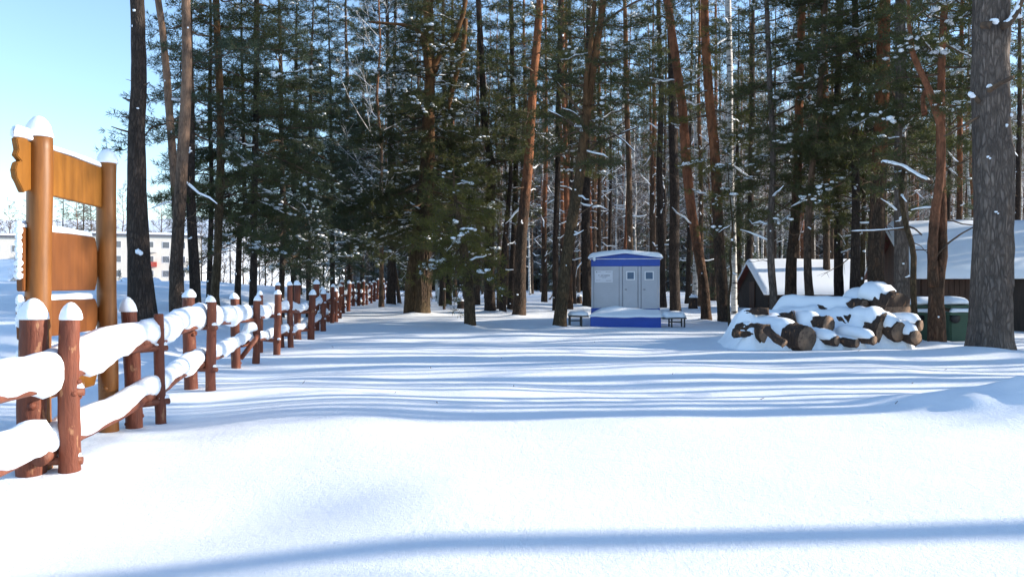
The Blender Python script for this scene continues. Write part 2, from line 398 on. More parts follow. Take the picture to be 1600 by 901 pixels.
def dead_limbs(lm, sn, rng, path, rad, z0, z1, n, L, snow=.3, fork=True, side=None):
    A, B, RA, RB = [], [], [], []
    for i in range(n):
        z = z0 + (z1 - z0) * (i + rng.random()) / n; p = interp_path(path, z); az = rng.uniform(0, 6.28)
        if side is not None: az = side + rng.normal(0, .7)
        l = L * rng.uniform(.25, 1.0) ** 1.3; e = rng.normal(.05, .35); h = np.array([math.cos(az), math.sin(az), math.sin(e)])
        t = np.linspace(0, 1, 6); pts = p + h * (t * l)[:, None]; pts[:, 2] += rng.normal(0, .14) * l * t ** 2; pts[2:] += rng.normal(0, .03 * l, (4, 3))
        r = .010 + .010 * l; tube(lm, pts, np.linspace(r, .004, 6), 5, False)
        if fork:
            for k in range(int(l * 3.5)):
                s = rng.uniform(.3, .95); q = np.array([np.interp(s, t, pts[:, c]) for c in range(3)]); d = h + rng.normal(0, .55, 3)
                A.append(q); B.append(q + d * l * .28 * rng.uniform(.4, 1)); RA.append(.005 + .002 * l); RB.append(.0025)
        if rng.random() < snow: tube(sn, pts[:-1] + [0, 0, r * .8], np.array([.5, 1, 1, .8, .4]) * (r * 1.0 + .012), 6, True, .15, rng)
    if A: sticks(lm, A, B, np.array(RA), np.array(RB))

def trunk_mesh(mb, rng, path, rad, sides=14, nz=.035, step=.35, flare=True):
    P = np.asarray(path, float); zz = np.arange(P[0, 2], P[-1, 2] + step, step)
    Q = np.array([interp_path(P, z) for z in zz]); r = np.interp(zz, P[:, 2], rad)
    Q[:, :2] += np.stack([np.sin(zz * 1.1 + rng.uniform(0, 6)), np.sin(zz * .9 + rng.uniform(0, 6))], 1) * .012 * (1 + r[:, None] * 3)
    if flare: r = r * (1 + .30 * np.exp(-np.maximum(zz, 0) / .28))
    tube(mb, Q, r, sides, True, nz, rng)

def px_tree(base, pts, H, sides=14, Yo=None):
    """trunk path from photo pixels: pts = [(px, py, width px)] upwards; returns base location, local path, radii"""
    b = hit(*base) if Yo is None else Vector(((base[0] - CX) / FPX * Yo, Yo, float(gh((base[0] - CX) / FPX * Yo, Yo))))
    Y = b.y; P = [np.array(at(x, y, Y)) - np.array(b) for x, y, w_ in pts]; r = [w_ / 2 / FPX * Y for x, y, w_ in pts]
    P = [np.array([P[0][0] * 0, 0, 0])] + [p for p in P if p[2] > .15]; r = r[-len(P) + 1:]; r = [r[0]] + r
    d = P[-1] - P[-2]; d = d / max(d[2], .1); p_ = P[-1]; rl = r[-1]
    if H > p_[2] + 1:
        for f in (.25, .6, 1):
            z = p_[2] + (H - p_[2]) * f; P.append(np.array([p_[0] + d[0] * (z - p_[2]) * (1 - .45 * f), 0, z])); r.append(rl * (1 - .85 * f))
    rg = np.random.default_rng(int(base[0] * 7 + base[1]))
    P = np.array(P); P[:, 1] += np.cumsum(rg.normal(0, .05, len(P))); P[:, 1] -= P[0, 1]
    P = np.concatenate([[P[0] - [0, 0, .45]], P]); r = [r[0]] + r
    return b, P, r

BASE_LIST, FORKS = [], []
def pine(base, pts, H, label, bark, c0=6, nb=40, L=2.2, dead=(1.5, 6, 10, 1.4), snow=.2, needle=None, name='pine_tree', Yo=None, group=None, limb=None, extra=None, **kw):
    rng = np.random.default_rng(int(base[0] * 13 + base[1] * 7))
    b, P, r = px_tree(base, pts, H, Yo=Yo)
    zvis = EYE + CY / FPX * b.y - b.z
    root = thing(name, label, 'tree', b, group=group)
    t = MB(); trunk_mesh(t, rng, P, r)
    BASE_LIST.append((b.x, b.y, r[0]))
    lm, nd, sn = crown(rng, P, r, c0, H, nb, L, zvis, snow=snow, **kw) if nb else (MB(), MB(), MB())
    if dead: dead_limbs(lm, sn, rng, P, r, *dead, snow=min(.9, snow * 1.8))
    # snow caught on the bark
    k = rng.integers(1, 4); zz = rng.uniform(.2, min(zvis, H * .7), k); a = rng.uniform(-2.6, -.4, k); SPt = []; 
    for z_, a_ in zip(zz, a):
        rr = np.interp(z_, P[:, 2], r); SPt.append(interp_path(P, z_) + [math.cos(a_) * rr * .97, math.sin(a_) * rr * .97, 0])
    blobs(sn, SPt, rng.uniform(.018, .04, (k, 3)), rng)
    if extra: extra(rng, b, P, r, t, lm, nd, sn)
    t.build('trunk', bark, root)
    for nm_, m_, host in FORKS: m_.build(nm_, SNOW if 'snow' in nm_ else bark if host is t else LIMB, root)
    FORKS.clear()
    if lm.n: lm.build('limbs', limb or LIMB, root)
    if nd.n: nd.build('crown', needle or NEEDLE, root)
    if sn.n: sn.build('snow', SNOW, root)['kind'] = 'stuff'
    return root

def fork(rng, b, mb, pts, Y=None, sides=10):
    """a thick limb given in photo pixels, in the tree's local coordinates"""
    P = [np.array(at(x, y, Y or b.y)) - np.array(b) for x, y, w_ in pts]; r = [w_ / 2 / FPX * b.y for x, y, w_ in pts]
    tt = np.linspace(0, 1, len(P)); T = np.linspace(0, 1, len(P) * 4); P = np.array(P)
    Q = np.stack([np.interp(T, tt, P[:, c]) for c in range(3)], 1); Q[:, 1] += np.linspace(0, .4, len(Q)) * rng.normal(0, 1)
    Q[1:-1] = (Q[:-2] + Q[1:-1] * 2 + Q[2:]) / 4
    if sides > 4:
        m2 = MB(); tube(m2, Q, np.interp(T, tt, r), sides, True, .05, rng); FORKS.append(('limb', m2, mb))
    else: tube(mb, Q, np.interp(T, tt, r), sides, True, .05, rng)
    return Q
def fork_snow(mb, Q, r, rng):
    m2 = MB(); FORKS.append(('limb_snow', m2, mb)); tube(m2, Q[1:] + [0, 0, r * .8], r * np.concatenate([[.5], np.ones(len(Q) - 3), [.4]]), 7, True, .12, rng)

def bare_tree(rng, H, trunk_mat, twig_mat, levels=4, spread=.5, root=None, r0=.12, birch=False, n1=26, twig_r=.006, c0f=.35):
    """leafless tree: trunk plus branching twigs"""
    t, lm = MB(), MB(); P = np.array([[0, 0, -.4]] + [[rng.normal(0, .012 * z), rng.normal(0, .012 * z), z] for z in np.linspace(0, H, 8)])
    P[1, :2] = 0; r = np.array([r0] + list(r0 * (1 - np.linspace(0, .9, 8))))
    trunk_mesh(t, rng, P, r, 9, .03, .5)
    A, B, RA, RB = [], [], [], []
    def grow(q, d, l, rr, lev):
        e = q + d * l; A.append(q); B.append(e); RA.append(rr); RB.append(rr * .65)
        if lev == 0: return
        for k in range(rng.integers(2, 5)):
            s = rng.uniform(.35, 1); nd_ = d + rng.normal(0, .48, 3); nd_[2] += .10; nd_ /= np.linalg.norm(nd_)
            grow(q + d * l * s, nd_, l * rng.uniform(.45, .72), rr * .6, lev - 1)
    for i in range(n1):
        z = H * (c0f + (1 - c0f) * (i + rng.random()) / n1); az = i * 2.4 + rng.normal(0, .5); u = z / H
        d = np.array([math.cos(az), math.sin(az), rng.uniform(.3, 1.1)]); d /= np.linalg.norm(d)
        grow(interp_path(P, z), d, H * spread * .30 * (1.25 - u), twig_r * 2.4, levels - 1)
    sticks(lm, A, B, np.maximum(np.array(RA), twig_r * .55), np.maximum(np.array(RB), twig_r * .45))
    t.build('trunk', trunk_mat, root); lm.build('branches', twig_mat, root)

def proto_pine(name, label, group, seed, H=22, c0=11, nb=34, L=2.6, bark=None, r0=.17, snow=.25, K=9, ln=.26, wd=.026, needle=None, dead=26, lean=.01, deadz=2, **kw):
    rng = np.random.default_rng(seed); root = thing(name, label, 'tree', (0, 0, -50), group=group)
    zz = np.linspace(0, H, 8); P = np.array([[0, 0, -.5]] + [[lean * z + .05 * math.sin(z * .6 + seed), .05 * math.sin(z * .5), z] for z in zz]); P[:, :2] -= P[1, :2]
    r = np.array([r0] + list(r0 * (1 - .85 * (zz / H) ** 1.3)))
    t = MB(); trunk_mesh(t, rng, P, r, 9, .03, .6)
    lm, nd, sn = crown(rng, P, r, c0, H, nb, L, K=K, ln=ln, wd=wd, snow=snow, dens=.55, snow_s=1.0, **kw)
    dead_limbs(lm, sn, rng, P, r, deadz, c0, dead, 1.6, snow=.45)
    t.build('trunk', bark or BARK_FAR, root); lm.build('limbs', LIMB, root); nd.build('crown', needle or NEEDLE, root)
    if sn.n: sn.build('snow', SNOW, root)['kind'] = 'stuff'
    return root

# ------------------------------------------------------------------ trees the photo shows one by one
# left of the fence
def l1x(rng, b, P, r, t, lm, nd, sn):
    for (x, y, dx, dy) in ((204, 158, -8, -3), (203, 208, -13, -4), (224, 135, 12, -5), (222, 172, 4, -2), (205, 185, -6, 1)):
        fork(rng, b, lm, [(x + (4 if dx < 0 else -4), y, 4), (x + dx * .6, y + dy * .6, 2.5), (x + dx, y + dy, 1.2)])
    p = np.array(at(216, 393, b.y - .28)) - np.array(b); blobs(sn, [p, p + [.05, 0, -.03]], np.array([[.09, .06, .06], [.07, .05, .05]]), rng)
pine((222, 480), [(222, 478, 40), (218, 400, 34), (215, 300, 29), (214, 200, 25), (215, 120, 23), (213, 60, 22), (211, 0, 21)], 19, 'big dark bare pine trunk just right of the wooden sign posts', BARK_DARK,
     c0=11, nb=26, L=2.4, dead=(3, 7, 4, .3), snow=.1, Yo=18, extra=l1x)
pine((276, 478), [(276, 476, 22), (273, 420, 20), (276, 370, 19), (283, 300, 18), (287, 200, 17), (290, 100, 15), (291, 0, 13)], 19, 'pale brown pine trunk that crosses a thinner leaning one', BARK_TAN,
     c0=10, nb=26, L=2.0, dead=(2, 6, 9, 1.1), snow=.12, Yo=20)
pine((279, 474), [(279, 472, 14), (276, 380, 13), (271, 300, 13), (266, 220, 12), (259, 120, 11), (252, 40, 10), (248, 0, 10)], 17, 'thinner leaning pine trunk crossing behind the pale brown one', BARK_TAN,
     c0=8.5, nb=18, L=1.8, dead=(2.5, 6.5, 7, 1.2), snow=.12, Yo=21.5)
pine((305, 476), [(305, 474, 17), (304, 400, 16), (300, 300, 14), (298, 200, 13), (297, 100, 12), (297, 0, 11)], 18, 'straight dark pine trunk right beside the pale brown crossing trunk', BARK_DARK, dens=1.2,
     c0=4.6, nb=44, L=2.6, dead=(1.5, 5, 9, 1.5), snow=.12, Yo=22, needle=NEEDLE_BLUE)
pine((338, 470), [(334, 468, 13), (340, 400, 12), (344, 330, 13), (345, 250, 12), (342, 130, 11), (340, 0, 10)], 17, 'orange-lit pine with shaggy bark among the dark crowns left of the fence', BARK_OLIVE, dens=1.2,
     c0=2.6, nb=64, L=2.4, dead=(1, 3, 8, 1.2), snow=.12, Yo=23, low=-.25)
pine((328, 470), [(329, 468, 9), (331, 400, 8), (333, 300, 7), (331, 150, 6)], 13, 'slim dark pine tucked close behind the orange-lit shaggy pine', BARK_DARK, dens=1.2, c0=3, nb=50, L=1.8, snow=.15, Yo=25, needle=NEEDLE_BLUE)
pine((372, 468), [(372, 466, 10), (376, 400, 9), (378, 360, 8), (386, 325, 7), (384, 250, 6)], 12, 'short pine with a kinked stem between the shaggy pine and the leafy dark one', BARK_DARK, dens=1.2, c0=2.6, nb=48, L=2.0, snow=.2, Yo=26)
pine((395, 466), [(395, 464, 12), (396, 400, 11), (399, 300, 10), (402, 150, 9), (404, 0, 8)], 16, 'dark needled pine with a bare foot behind the third fence bay', BARK_DARK, dens=1.2, c0=2.2, nb=76, L=2.7, snow=.16, Yo=25, low=-.3)
pine((440, 462), [(440, 460, 9), (442, 380, 9), (440, 250, 8), (438, 100, 6)], 15.0, 'dense dark pine whose top shows in the gap of sky', BARK_DARK, dens=1.2, name='pine_tree', c0=1.7, nb=80, L=2.7, snow=.2, Yo=29, low=-.3, needle=NEEDLE_BLUE)
pine((482, 458), [(482, 456, 8), (482, 380, 8), (484, 250, 7), (486, 120, 5)], 12.6, 'snow-dusted spruce with sagging boughs over the middle of the fence', BARK_DARK, dens=1.2, name='spruce_tree', c0=2.3, nb=84, L=2.6, snow=.42, Yo=31, low=-.45, high=.1, needle=NEEDLE_BLUE, flat=.15)
pine((520, 456), [(520, 454, 8), (520, 380, 7), (519, 250, 6), (517, 160, 4)], 17, 'tall snow-dusted spruce left of the thick twin trunk', BARK_DARK, dens=1.2, name='spruce_tree', c0=2.5, nb=84, L=3.3, snow=.42, Yo=42, low=-.45, high=.1, needle=NEEDLE_BLUE, flat=.15)
pine((566, 456), [(566, 454, 7), (564, 380, 6), (566, 250, 5), (567, 160, 4)], 21, 'snowy spruce nearest the thick twin trunk, at the far end of the fence', BARK_DARK, dens=1.2, name='spruce_tree', c0=3.0, nb=100, L=3.6, snow=.4, Yo=58, low=-.4, high=.15, needle=NEEDLE_BLUE, flat=.15)
pine((610, 462), [(610, 460, 11), (611, 380, 10), (610, 250, 9), (607, 120, 7), (605, 40, 6)], 19, 'tall full-crowned pine close behind the thick twin trunk', BARK_DARK, c0=3.6, nb=100, L=3.7, dead=(2, 4, 6, 1.2), snow=.4, Yo=41, needle=NEEDLE_BLUE, prof=.5)
pine((545, 458), [(545, 456, 9), (546, 380, 8), (544, 250, 7), (542, 120, 6)], 21, 'tall full-crowned pine beyond the fence between the two tallest spruces', BARK_DARK, c0=3.4, nb=96, L=3.5, dead=(2, 4, 6, 1.2), snow=.35, Yo=49, prof=.5)
pine((458, 462), [(458, 460, 9), (459, 380, 9), (461, 250, 8), (462, 150, 6)], 14, 'broad dark pine crowding the spruce with sagging boughs', BARK_DARK, c0=2.6, nb=84, L=2.9, dead=None, snow=.3, Yo=33, prof=.55)
pine((700, 470), [(700, 468, 11), (701, 380, 10), (703, 250, 9), (706, 100, 7)], 18, 'dark full pine filling the view behind the orange forking limbs', BARK_DARK, c0=4.4, nb=90, L=3.3, dead=(2, 4.4, 7, 1.3), snow=.35, Yo=43, prof=.5)
pine((625, 476), [(625, 474, 6), (620, 440, 6), (612, 400, 5), (606, 350, 5), (600, 280, 4)], 9, 'thin curved sapling leaning left in front of the fence end', BARK_DARK, c0=1.9, nb=30, L=1.3, dead=None, snow=.4, needle=NEEDLE)

# the middle of the wood
def m1x(rng, b, P, r, t, lm, nd, sn):
    q = fork(rng, b, t, [(641, 492, 22), (642, 440, 19), (650, 380, 17), (662, 280, 15), (668, 160, 14), (670, 120, 14)])
    for pts in ([(672, 120, 17), (668, 80, 13), (655, 50, 9), (630, 44, 5), (580, 42, 3)], [(675, 112, 16), (692, 80, 12), (712, 60, 10), (725, 20, 7), (735, -60, 5)],
                [(700, 170, 7), (712, 120, 8), (724, 80, 8), (728, 30, 7)], [(670, 110, 15), (668, 60, 12), (664, -10, 9)]):
        fork(rng, b, t, pts)
    f = fork(rng, b, lm, [(668, 350, 5), (655, 375, 6), (640, 395, 4)])
    for k in range(26):
        a = at(664 + rng.uniform(-8, 11), rng.uniform(345, 380), b.y - .35); fork(rng, b, lm, [(664 + rng.uniform(-9, 11), rng.uniform(340, 375), 1.6), (664 + rng.uniform(-8, 12), rng.uniform(400, 440), 1.4), (664 + rng.uniform(-8, 12), rng.uniform(445, 480), .9)], Y=b.y - .42, sides=4)
    p = np.array(at(671, 419, b.y - .5)) - np.array(b); blobs(sn, [p], np.array([[.16, .14, .11]]), rng)
pine((657, 491), [(662, 489, 28), (661, 440, 25), (664, 380, 21), (668, 300, 19), (671, 200, 17), (672, 120, 16)], 14, 'thick twin-trunked old pine with orange forking limbs high up', BARK_OLIVE, dens=1.2,
     c0=2.9, nb=120, L=3.6, dead=(1.2, 5, 12, 1.6), snow=.5, extra=m1x, low=-.3, high=.3, limb=LIMB, prof=.45)
pine((734, 510), [(735, 508, 18), (733, 450, 16), (729, 410, 15), (722, 370, 12), (716, 340, 9)], 4.6, 'small snub pine with drooping olive needles in front of the dark trunks', BARK_OLIVE,
     c0=1.5, nb=34, L=1.9, prof=.3, dead=(.9, 2.5, 8, 1.0), snow=.16, needle=NEEDLE_OLIVE, low=-.5, high=.05, flat=.4, dens=1.0)
def m3x(rng, b, P, r, t, lm, nd, sn):
    q = fork(rng, b, lm, [(766, 312, 5), (750, 318, 5), (735, 325, 4), (720, 331, 3)]); fork_snow(sn, q, .06, rng)
    q = fork(rng, b, lm, [(760, 314, 5), (775, 313, 4), (785, 319, 3), (790, 330, 2)]); fork_snow(sn, q, .05, rng)
pine((766, 488), [(766, 486, 18), (765, 400, 16), (766, 300, 14), (768, 255, 11), (758, 200, 10), (752, 100, 9), (748, 0, 8)], 18, 'dark straight trunk with a broken snow-laden bough, behind the small snub pine', BARK_DARK,
     c0=4.8, nb=60, L=2.5, dead=(2.5, 5, 7, 1.4), snow=.28, extra=m3x)
pine((785, 489), [(785, 487, 11), (786, 440, 10), (789, 380, 9), (793, 330, 7), (797, 280, 6), (800, 200, 5)], 10, 'slender dark stem crossing its neighbour left of the tall orange pine', BARK_DARK, c0=3.6, nb=34, L=1.7, dead=(1.5, 4, 6, 1.0), snow=.25)
pine((797, 487), [(796, 485, 11), (799, 440, 10), (803, 380, 9), (806, 300, 8), (804, 200, 8), (800, 100, 7), (798, 0, 7)], 17, 'dark rough stem directly left of the tall orange pine', BARK_DARK, c0=5.2, nb=46, L=2.1, dead=(2, 5, 6, 1.2), snow=.25)
pine((810, 495), [(810, 493, 21), (812, 440, 19), (816, 370, 17), (822, 290, 16), (828, 210, 14), (834, 130, 13), (839, 60, 12), (843, 0, 11)], 19, 'tall curving pine with sunlit orange upper bark left of the hut', BARK_PINE,
     c0=6.8, nb=44, L=2.6, dead=(2.2, 7.2, 15, 1.8), snow=.3)
def m6x(rng, b, P, r, t, lm, nd, sn):
    fork(rng, b, t, [(917, 165, 11), (915, 130, 8), (920, 90, 7), (926, 50, 7), (930, 0, 6)]); fork(rng, b, lm, [(941, 38, 4), (965, 22, 3.5), (990, 10, 3), (1025, 2, 2)])
    for pts in ([(910, 205, 5), (890, 192, 4), (872, 182, 3), (856, 175, 2)], [(909, 178, 5), (892, 158, 4), (875, 138, 3), (862, 122, 2)], [(912, 190, 4), (895, 172, 3), (880, 165, 2)]):
        q = fork(rng, b, lm, pts); fork_snow(sn, q, .024, rng)
    for pts in ([(914, 200, 5), (935, 200, 4), (955, 208, 3), (975, 222, 2), (992, 240, 1.5)], [(908, 245, 4), (935, 222, 4), (965, 210, 3), (1000, 196, 2)]):
        q = fork(rng, b, lm, pts); fork_snow(sn, q, .018, rng)
pine((873, 512), [(873, 510, 21), (879, 460, 19), (887, 400, 18), (897, 330, 17), (906, 270, 16), (914, 190, 15), (922, 140, 14), (931, 90, 12), (940, 30, 11), (943, 0, 10)], 17, 'leaning forked pine right next to the left bench of the hut', BARK_OLIVE,
     c0=5.0, nb=54, L=2.4, dead=(2.5, 6, 12, 1.8), snow=.3, extra=m6x)
pine((917, 480), [(917, 478, 14), (916, 400, 14), (915, 300, 13), (918, 200, 12), (920, 100, 11), (922, 0, 10)], 19, 'dark upright trunk just behind the left edge of the hut', BARK_DARK, c0=7, nb=36, L=2.2, dead=(2, 8, 10, 1.5), snow=.25)
pine((1055, 488), [(1055, 486, 17), (1054, 400, 16), (1053, 300, 15), (1051, 200, 13), (1048, 120, 12), (1045, 0, 10)], 19, 'dark upright trunk beside the right bench of the hut', BARK_DARK, c0=8.5, nb=34, L=2.2, dead=(3, 9, 9, 1.5), snow=.25)
pine((1104, 502), [(1104, 500, 14), (1098, 440, 15), (1089, 380, 15), (1079, 310, 15), (1071, 240, 15), (1064, 160, 14), (1056, 90, 13), (1047, 20, 12), (1043, 0, 12)], 19, 'reddish pine leaning left, its foot right of the hut bench', BARK_ORANGE,
     c0=8.8, nb=36, L=2.3, dead=(2, 9, 18, 1.5), snow=.3)
pine((1131, 506), [(1131, 504, 20), (1128, 440, 18), (1124, 380, 17), (1120, 300, 16), (1114, 220, 15), (1108, 140, 14), (1101, 50, 13), (1098, 0, 12)], 19, 'stout reddish pine with low hanging needles, left of the birch and log heap', BARK_PINE,
     c0=3.2, nb=62, L=1.7, dead=(2, 8, 12, 1.5), snow=.22, needle=NEEDLE_OLIVE, low=-.5)
pine((1141, 512), [(1141, 510, 4.5), (1139, 470, 4), (1144, 430, 3.5), (1141, 400, 3.5), (1146, 360, 3), (1143, 320, 2.5)], 5.2, 'thin crooked stem standing in front of the birch foot', BARK_OLIVE, name='sapling', c0=3.0, nb=14, L=.8, dead=(1, 3, 4, .4), snow=.3)
pine((1206, 470), [(1210, 468, 12), (1206, 420, 11), (1204, 350, 10), (1205, 250, 9), (1200, 100, 8), (1196, 0, 7)], 18, 'leftmost slim trunk before the low snow-roofed shed', BARK_GREY, c0=3.4, nb=62, L=2.2, dead=(2, 4, 6, 1.3), snow=.3, Yo=25)
pine((1236, 470), [(1236, 468, 19), (1238, 420, 17), (1244, 350, 15), (1250, 250, 13), (1253, 120, 12), (1256, 0, 11)], 18, 'middle trunk before the low shed, dark below and orange above', BARK_PINE, c0=4.0, nb=64, L=2.6, dead=(2.5, 5, 6, 1.3), snow=.26, Yo=26)
pine((1266, 472), [(1266, 470, 14), (1262, 430, 12), (1260, 370, 11), (1268, 280, 10), (1282, 150, 9), (1290, 0, 8)], 18, 'rightmost slim trunk before the low shed, leaning away', BARK_TAN, c0=4.2, nb=46, L=2.2, dead=(2, 4, 6, 1.3), snow=.26, Yo=24.5)
pine((1309, 470), [(1310, 468, 15), (1308, 420, 14), (1306, 350, 12), (1305, 250, 11), (1310, 100, 10)], 17, 'upright trunk at the right end of the low shed roof', BARK_DARK, c0=2.9, nb=70, L=2.4, dead=(2, 4, 6, 1.2), snow=.34, Yo=27)
pine((1333, 470), [(1333, 468, 15), (1334, 400, 14), (1336, 300, 12), (1335, 150, 10), (1333, 0, 9)], 19, 'dark trunk rising behind the middle of the log heap', BARK_DARK, c0=4.2, nb=62, L=2.5, dead=(2, 4, 6, 1.5), snow=.2, Yo=24)
pine((1345, 470), [(1346, 468, 8), (1348, 400, 7), (1352, 300, 6), (1358, 150, 5)], 12, 'slim olive-barked stem squeezed between two dark trunks behind the log heap', BARK_OLIVE, c0=3.2, nb=44, L=1.8, dead=(2, 4, 4, .8), snow=.2, Yo=25)
pine((1366, 474), [(1366, 472, 27), (1366, 420, 25), (1368, 330, 23), (1370, 240, 22), (1371, 150, 21), (1374, 60, 19), (1376, 0, 17)], 20, 'thick dark pine behind the top of the log heap', BARK_PINE, c0=5.0, nb=72, L=3.0, dead=(3, 6, 7, 1.4), snow=.24, Yo=23)
pine((1411, 478), [(1411, 476, 24), (1411, 420, 22), (1410, 330, 20), (1409, 200, 17), (1408, 0, 14)], 18, 'broad straight trunk hiding the gable of the brown house', BARK_GREY, c0=4.6, nb=60, L=2.5, dead=(2.5, 5, 5, 1.2), snow=.22, Yo=21.5)
def m19x(rng, b, P, r, t, lm, nd, sn):
    q = fork(rng, b, t, [(1459, 448, 17), (1454, 390, 15), (1457, 330, 14), (1461, 290, 13), (1462, 250, 12), (1460, 208, 11), (1449, 178, 11), (1438, 152, 10), (1421, 120, 9), (1407, 95, 8), (1400, 60, 6), (1396, 10, 5)])
    q = fork(rng, b, lm, [(1456, 286, 6), (1440, 275, 5), (1420, 258, 4.5), (1392, 249, 4)]); fork_snow(sn, q, .045, rng)
    fork(rng, b, t, [(1444, 178, 9), (1450, 150, 7), (1466, 128, 6), (1475, 100, 4)])
    fork(rng, b, lm, [(1462, 400, 3), (1478, 380, 3), (1496, 365, 2.5), (1518, 352, 1.5)]); fork(rng, b, lm, [(1483, 210, 3), (1505, 192, 2.5), (1520, 182, 1.5)])
pine((1466, 539), [(1464, 537, 27), (1464, 490, 24), (1466, 450, 22), (1474, 400, 14), (1474, 340, 14), (1474, 280, 14), (1476, 200, 13), (1478, 100, 11), (1481, 0, 10)], 15, 'twin-stemmed orange pine standing between log heap and green bin', BARK_ORANGE,
     c0=5.2, nb=60, L=2.3, dead=(2.5, 5.5, 9, 1.3), snow=.26, extra=m19x, low=-.2)
def m20x(rng, b, P, r, t, lm, nd, sn):
    q = fork(rng, b, lm, [(1419, 356, 3.5), (1400, 358, 3), (1375, 360, 2.5), (1334, 361, 1.5)]); fork_snow(sn, q, .02, rng)
    fork(rng, b, lm, [(1420, 354, 3), (1432, 357, 2.5), (1445, 366, 2)])
pine((1434, 535), [(1434, 533, 9), (1431, 500, 9), (1429, 450, 9), (1427, 390, 9), (1416, 355, 8), (1408, 320, 7), (1406, 290, 7), (1413, 265, 6), (1410, 225, 5)], 5.6, 'crooked thin pine beside the biggest stump of the log heap', BARK_OLIVE, c0=3.6, nb=26, L=1.2, dead=(1.5, 3.6, 6, .8), snow=.25, extra=m20x)
def m21x(rng, b, P, r, t, lm, nd, sn):
    Y = b.y - .30
    fork(rng, b, lm, [(1548, 40, 13), (1541, 38, 11), (1538, 38, 10)], Y=b.y - .36); q = fork(rng, b, lm, [(1565, 42, 12), (1576, 38, 10), (1588, 18, 9), (1600, -10, 8)], Y=Y); fork_snow(sn, q, .05, rng)
    for (x, y, s) in ((1552, 33, .08), (1545, 135, .06), (1516, 148, .08), (1556, 331, .03), (1543, 245, .035), (1577, 440, .045), (1588, 24, .08)):
        p = np.array(at(x, y, b.y - (.34 if x < 1570 and x > 1530 else .1))) - np.array(b); blobs(sn, [p, p + [.04, 0, -.03]], np.array([[s, s * .7, s * .6], [s * .7, s * .6, s * .5]]), rng)
    fork(rng, b, lm, [(1545, 142, 8), (1544, 138, 7), (1543, 137, 6)], Y=b.y - .38); fork(rng, b, lm, [(1530, 160, 8), (1522, 152, 6), (1514, 150, 5)]); fork(rng, b, lm, [(1530, 182, 4), (1510, 195, 3), (1485, 210, 2)])
pine((1549, 550), [(1549, 548, 66), (1551, 480, 61), (1552, 400, 59), (1553, 300, 58), (1554, 200, 56), (1556, 100, 54), (1557, 0, 53)], 18, 'massive grey-barked pine trunk in front of the brown house', BARK_GREY, c0=7.6, nb=38, L=2.8, dead=(3, 6, 3, .6), snow=.15, extra=m21x)
# needle boughs at the right
pine((1500, 478), [(1500, 476, 10), (1499, 380, 9), (1497, 250, 8), (1498, 100, 7)], 15, 'green pine whose boughs hang over the ridge of the brown house', BARK_PINE, c0=6.6, nb=46, L=2.6, dead=(4, 6.5, 6, 1.4), snow=.3, Yo=30)
pine((1292, 466), [(1292, 464, 11), (1291, 350, 10), (1290, 200, 9), (1286, 50, 8)], 17, 'full needled pine far behind the low shed', BARK_PINE, c0=4.5, nb=66, L=2.8, dead=None, snow=.25, Yo=36)
pine((1170, 466), [(1170, 464, 10), (1172, 350, 9), (1174, 200, 8), (1176, 50, 7)], 17, 'needled pine behind the left end of the low shed', BARK_DARK, c0=4.2, nb=56, L=2.4, dead=None, snow=.28, Yo=41)
pine((985, 462), [(985, 460, 10), (984, 350, 9), (980, 200, 8), (976, 60, 7)], 17, 'dark needled pine rising behind the hut roof', BARK_FAR, c0=8.0, nb=46, L=2.6, dead=(3, 8, 12, 1.5), snow=.3, Yo=36)
pine((868, 464), [(868, 462, 10), (869, 350, 9), (872, 200, 8), (874, 60, 7)], 17, 'dark needled pine seen behind the leaning forked pine', BARK_DARK, c0=6.2, nb=56, L=2.6, dead=(2, 6, 12, 1.6), snow=.3, Yo=35)

# the birch
rng = np.random.default_rng(77)
b, P, r = px_tree((1148, 492), [(1148, 490, 10), (1146, 420, 9), (1142, 300, 9), (1138, 150, 9), (1137, 40, 9), (1136, 0, 9)], 17)
root = thing('birch_tree', 'white birch stem with black marks beside the stout reddish pine', 'tree', b); BASE_LIST.append((b.x, b.y, r[0]))
t, lm, sn = MB(), MB(), MB(); trunk_mesh(t, rng, P, r, 12); dead_limbs(lm, sn, rng, P, r, 4, 16, 30, 1.9, snow=.3)
t.build('trunk', BARK_BIRCH, root); lm.build('branches', TWIG, root); sn.build('snow', SNOW, root)

# ------------------------------------------------------------------ the deep wood: prototypes and their copies
def zone(x, y):
    px = CX + x / y * FPX
    return ('behind the fence end' if px < 640 else 'between the twin trunk and the leaning forked pine' if px < 880 else 'behind the blue and grey hut' if px < 1060 else
            'between the hut and the low shed' if px < 1190 else 'behind the low shed and log heap' if px < 1380 else 'behind the brown house')
rng = np.random.default_rng(11)
kinds = []
for k, (bk, c0, nb, r0, nd) in enumerate(((BARK_FAR, 13, 26, .15, NEEDLE), (BARK_PINE, 14, 24, .17, NEEDLE), (BARK_FAR, 11, 30, .14, NEEDLE), (BARK_DARK, 14.5, 22, .16, NEEDLE), (BARK_ORANGE, 14, 22, .13, NEEDLE_OLIVE), (BARK_FAR, 9.5, 34, .15, NEEDLE))):
    kinds.append((proto_pine('pine_tree', '', None, 200 + k, H=22 - k % 3, c0=c0, nb=nb, r0=r0, bark=bk, needle=nd, lean=(-.02, .015, .01, -.012, .03, -.006)[k], L=2.5), 'pine'))
for k in range(2):
    kinds.append((proto_pine('spruce_tree', '', None, 300 + k, H=15 + 3 * k, c0=.8, nb=80, r0=.13, bark=BARK_DARK, needle=NEEDLE_BLUE, L=2.6, snow=.4, low=-.45, high=.1, dead=4, deadz=.4, flat=.15), 'spruce'))
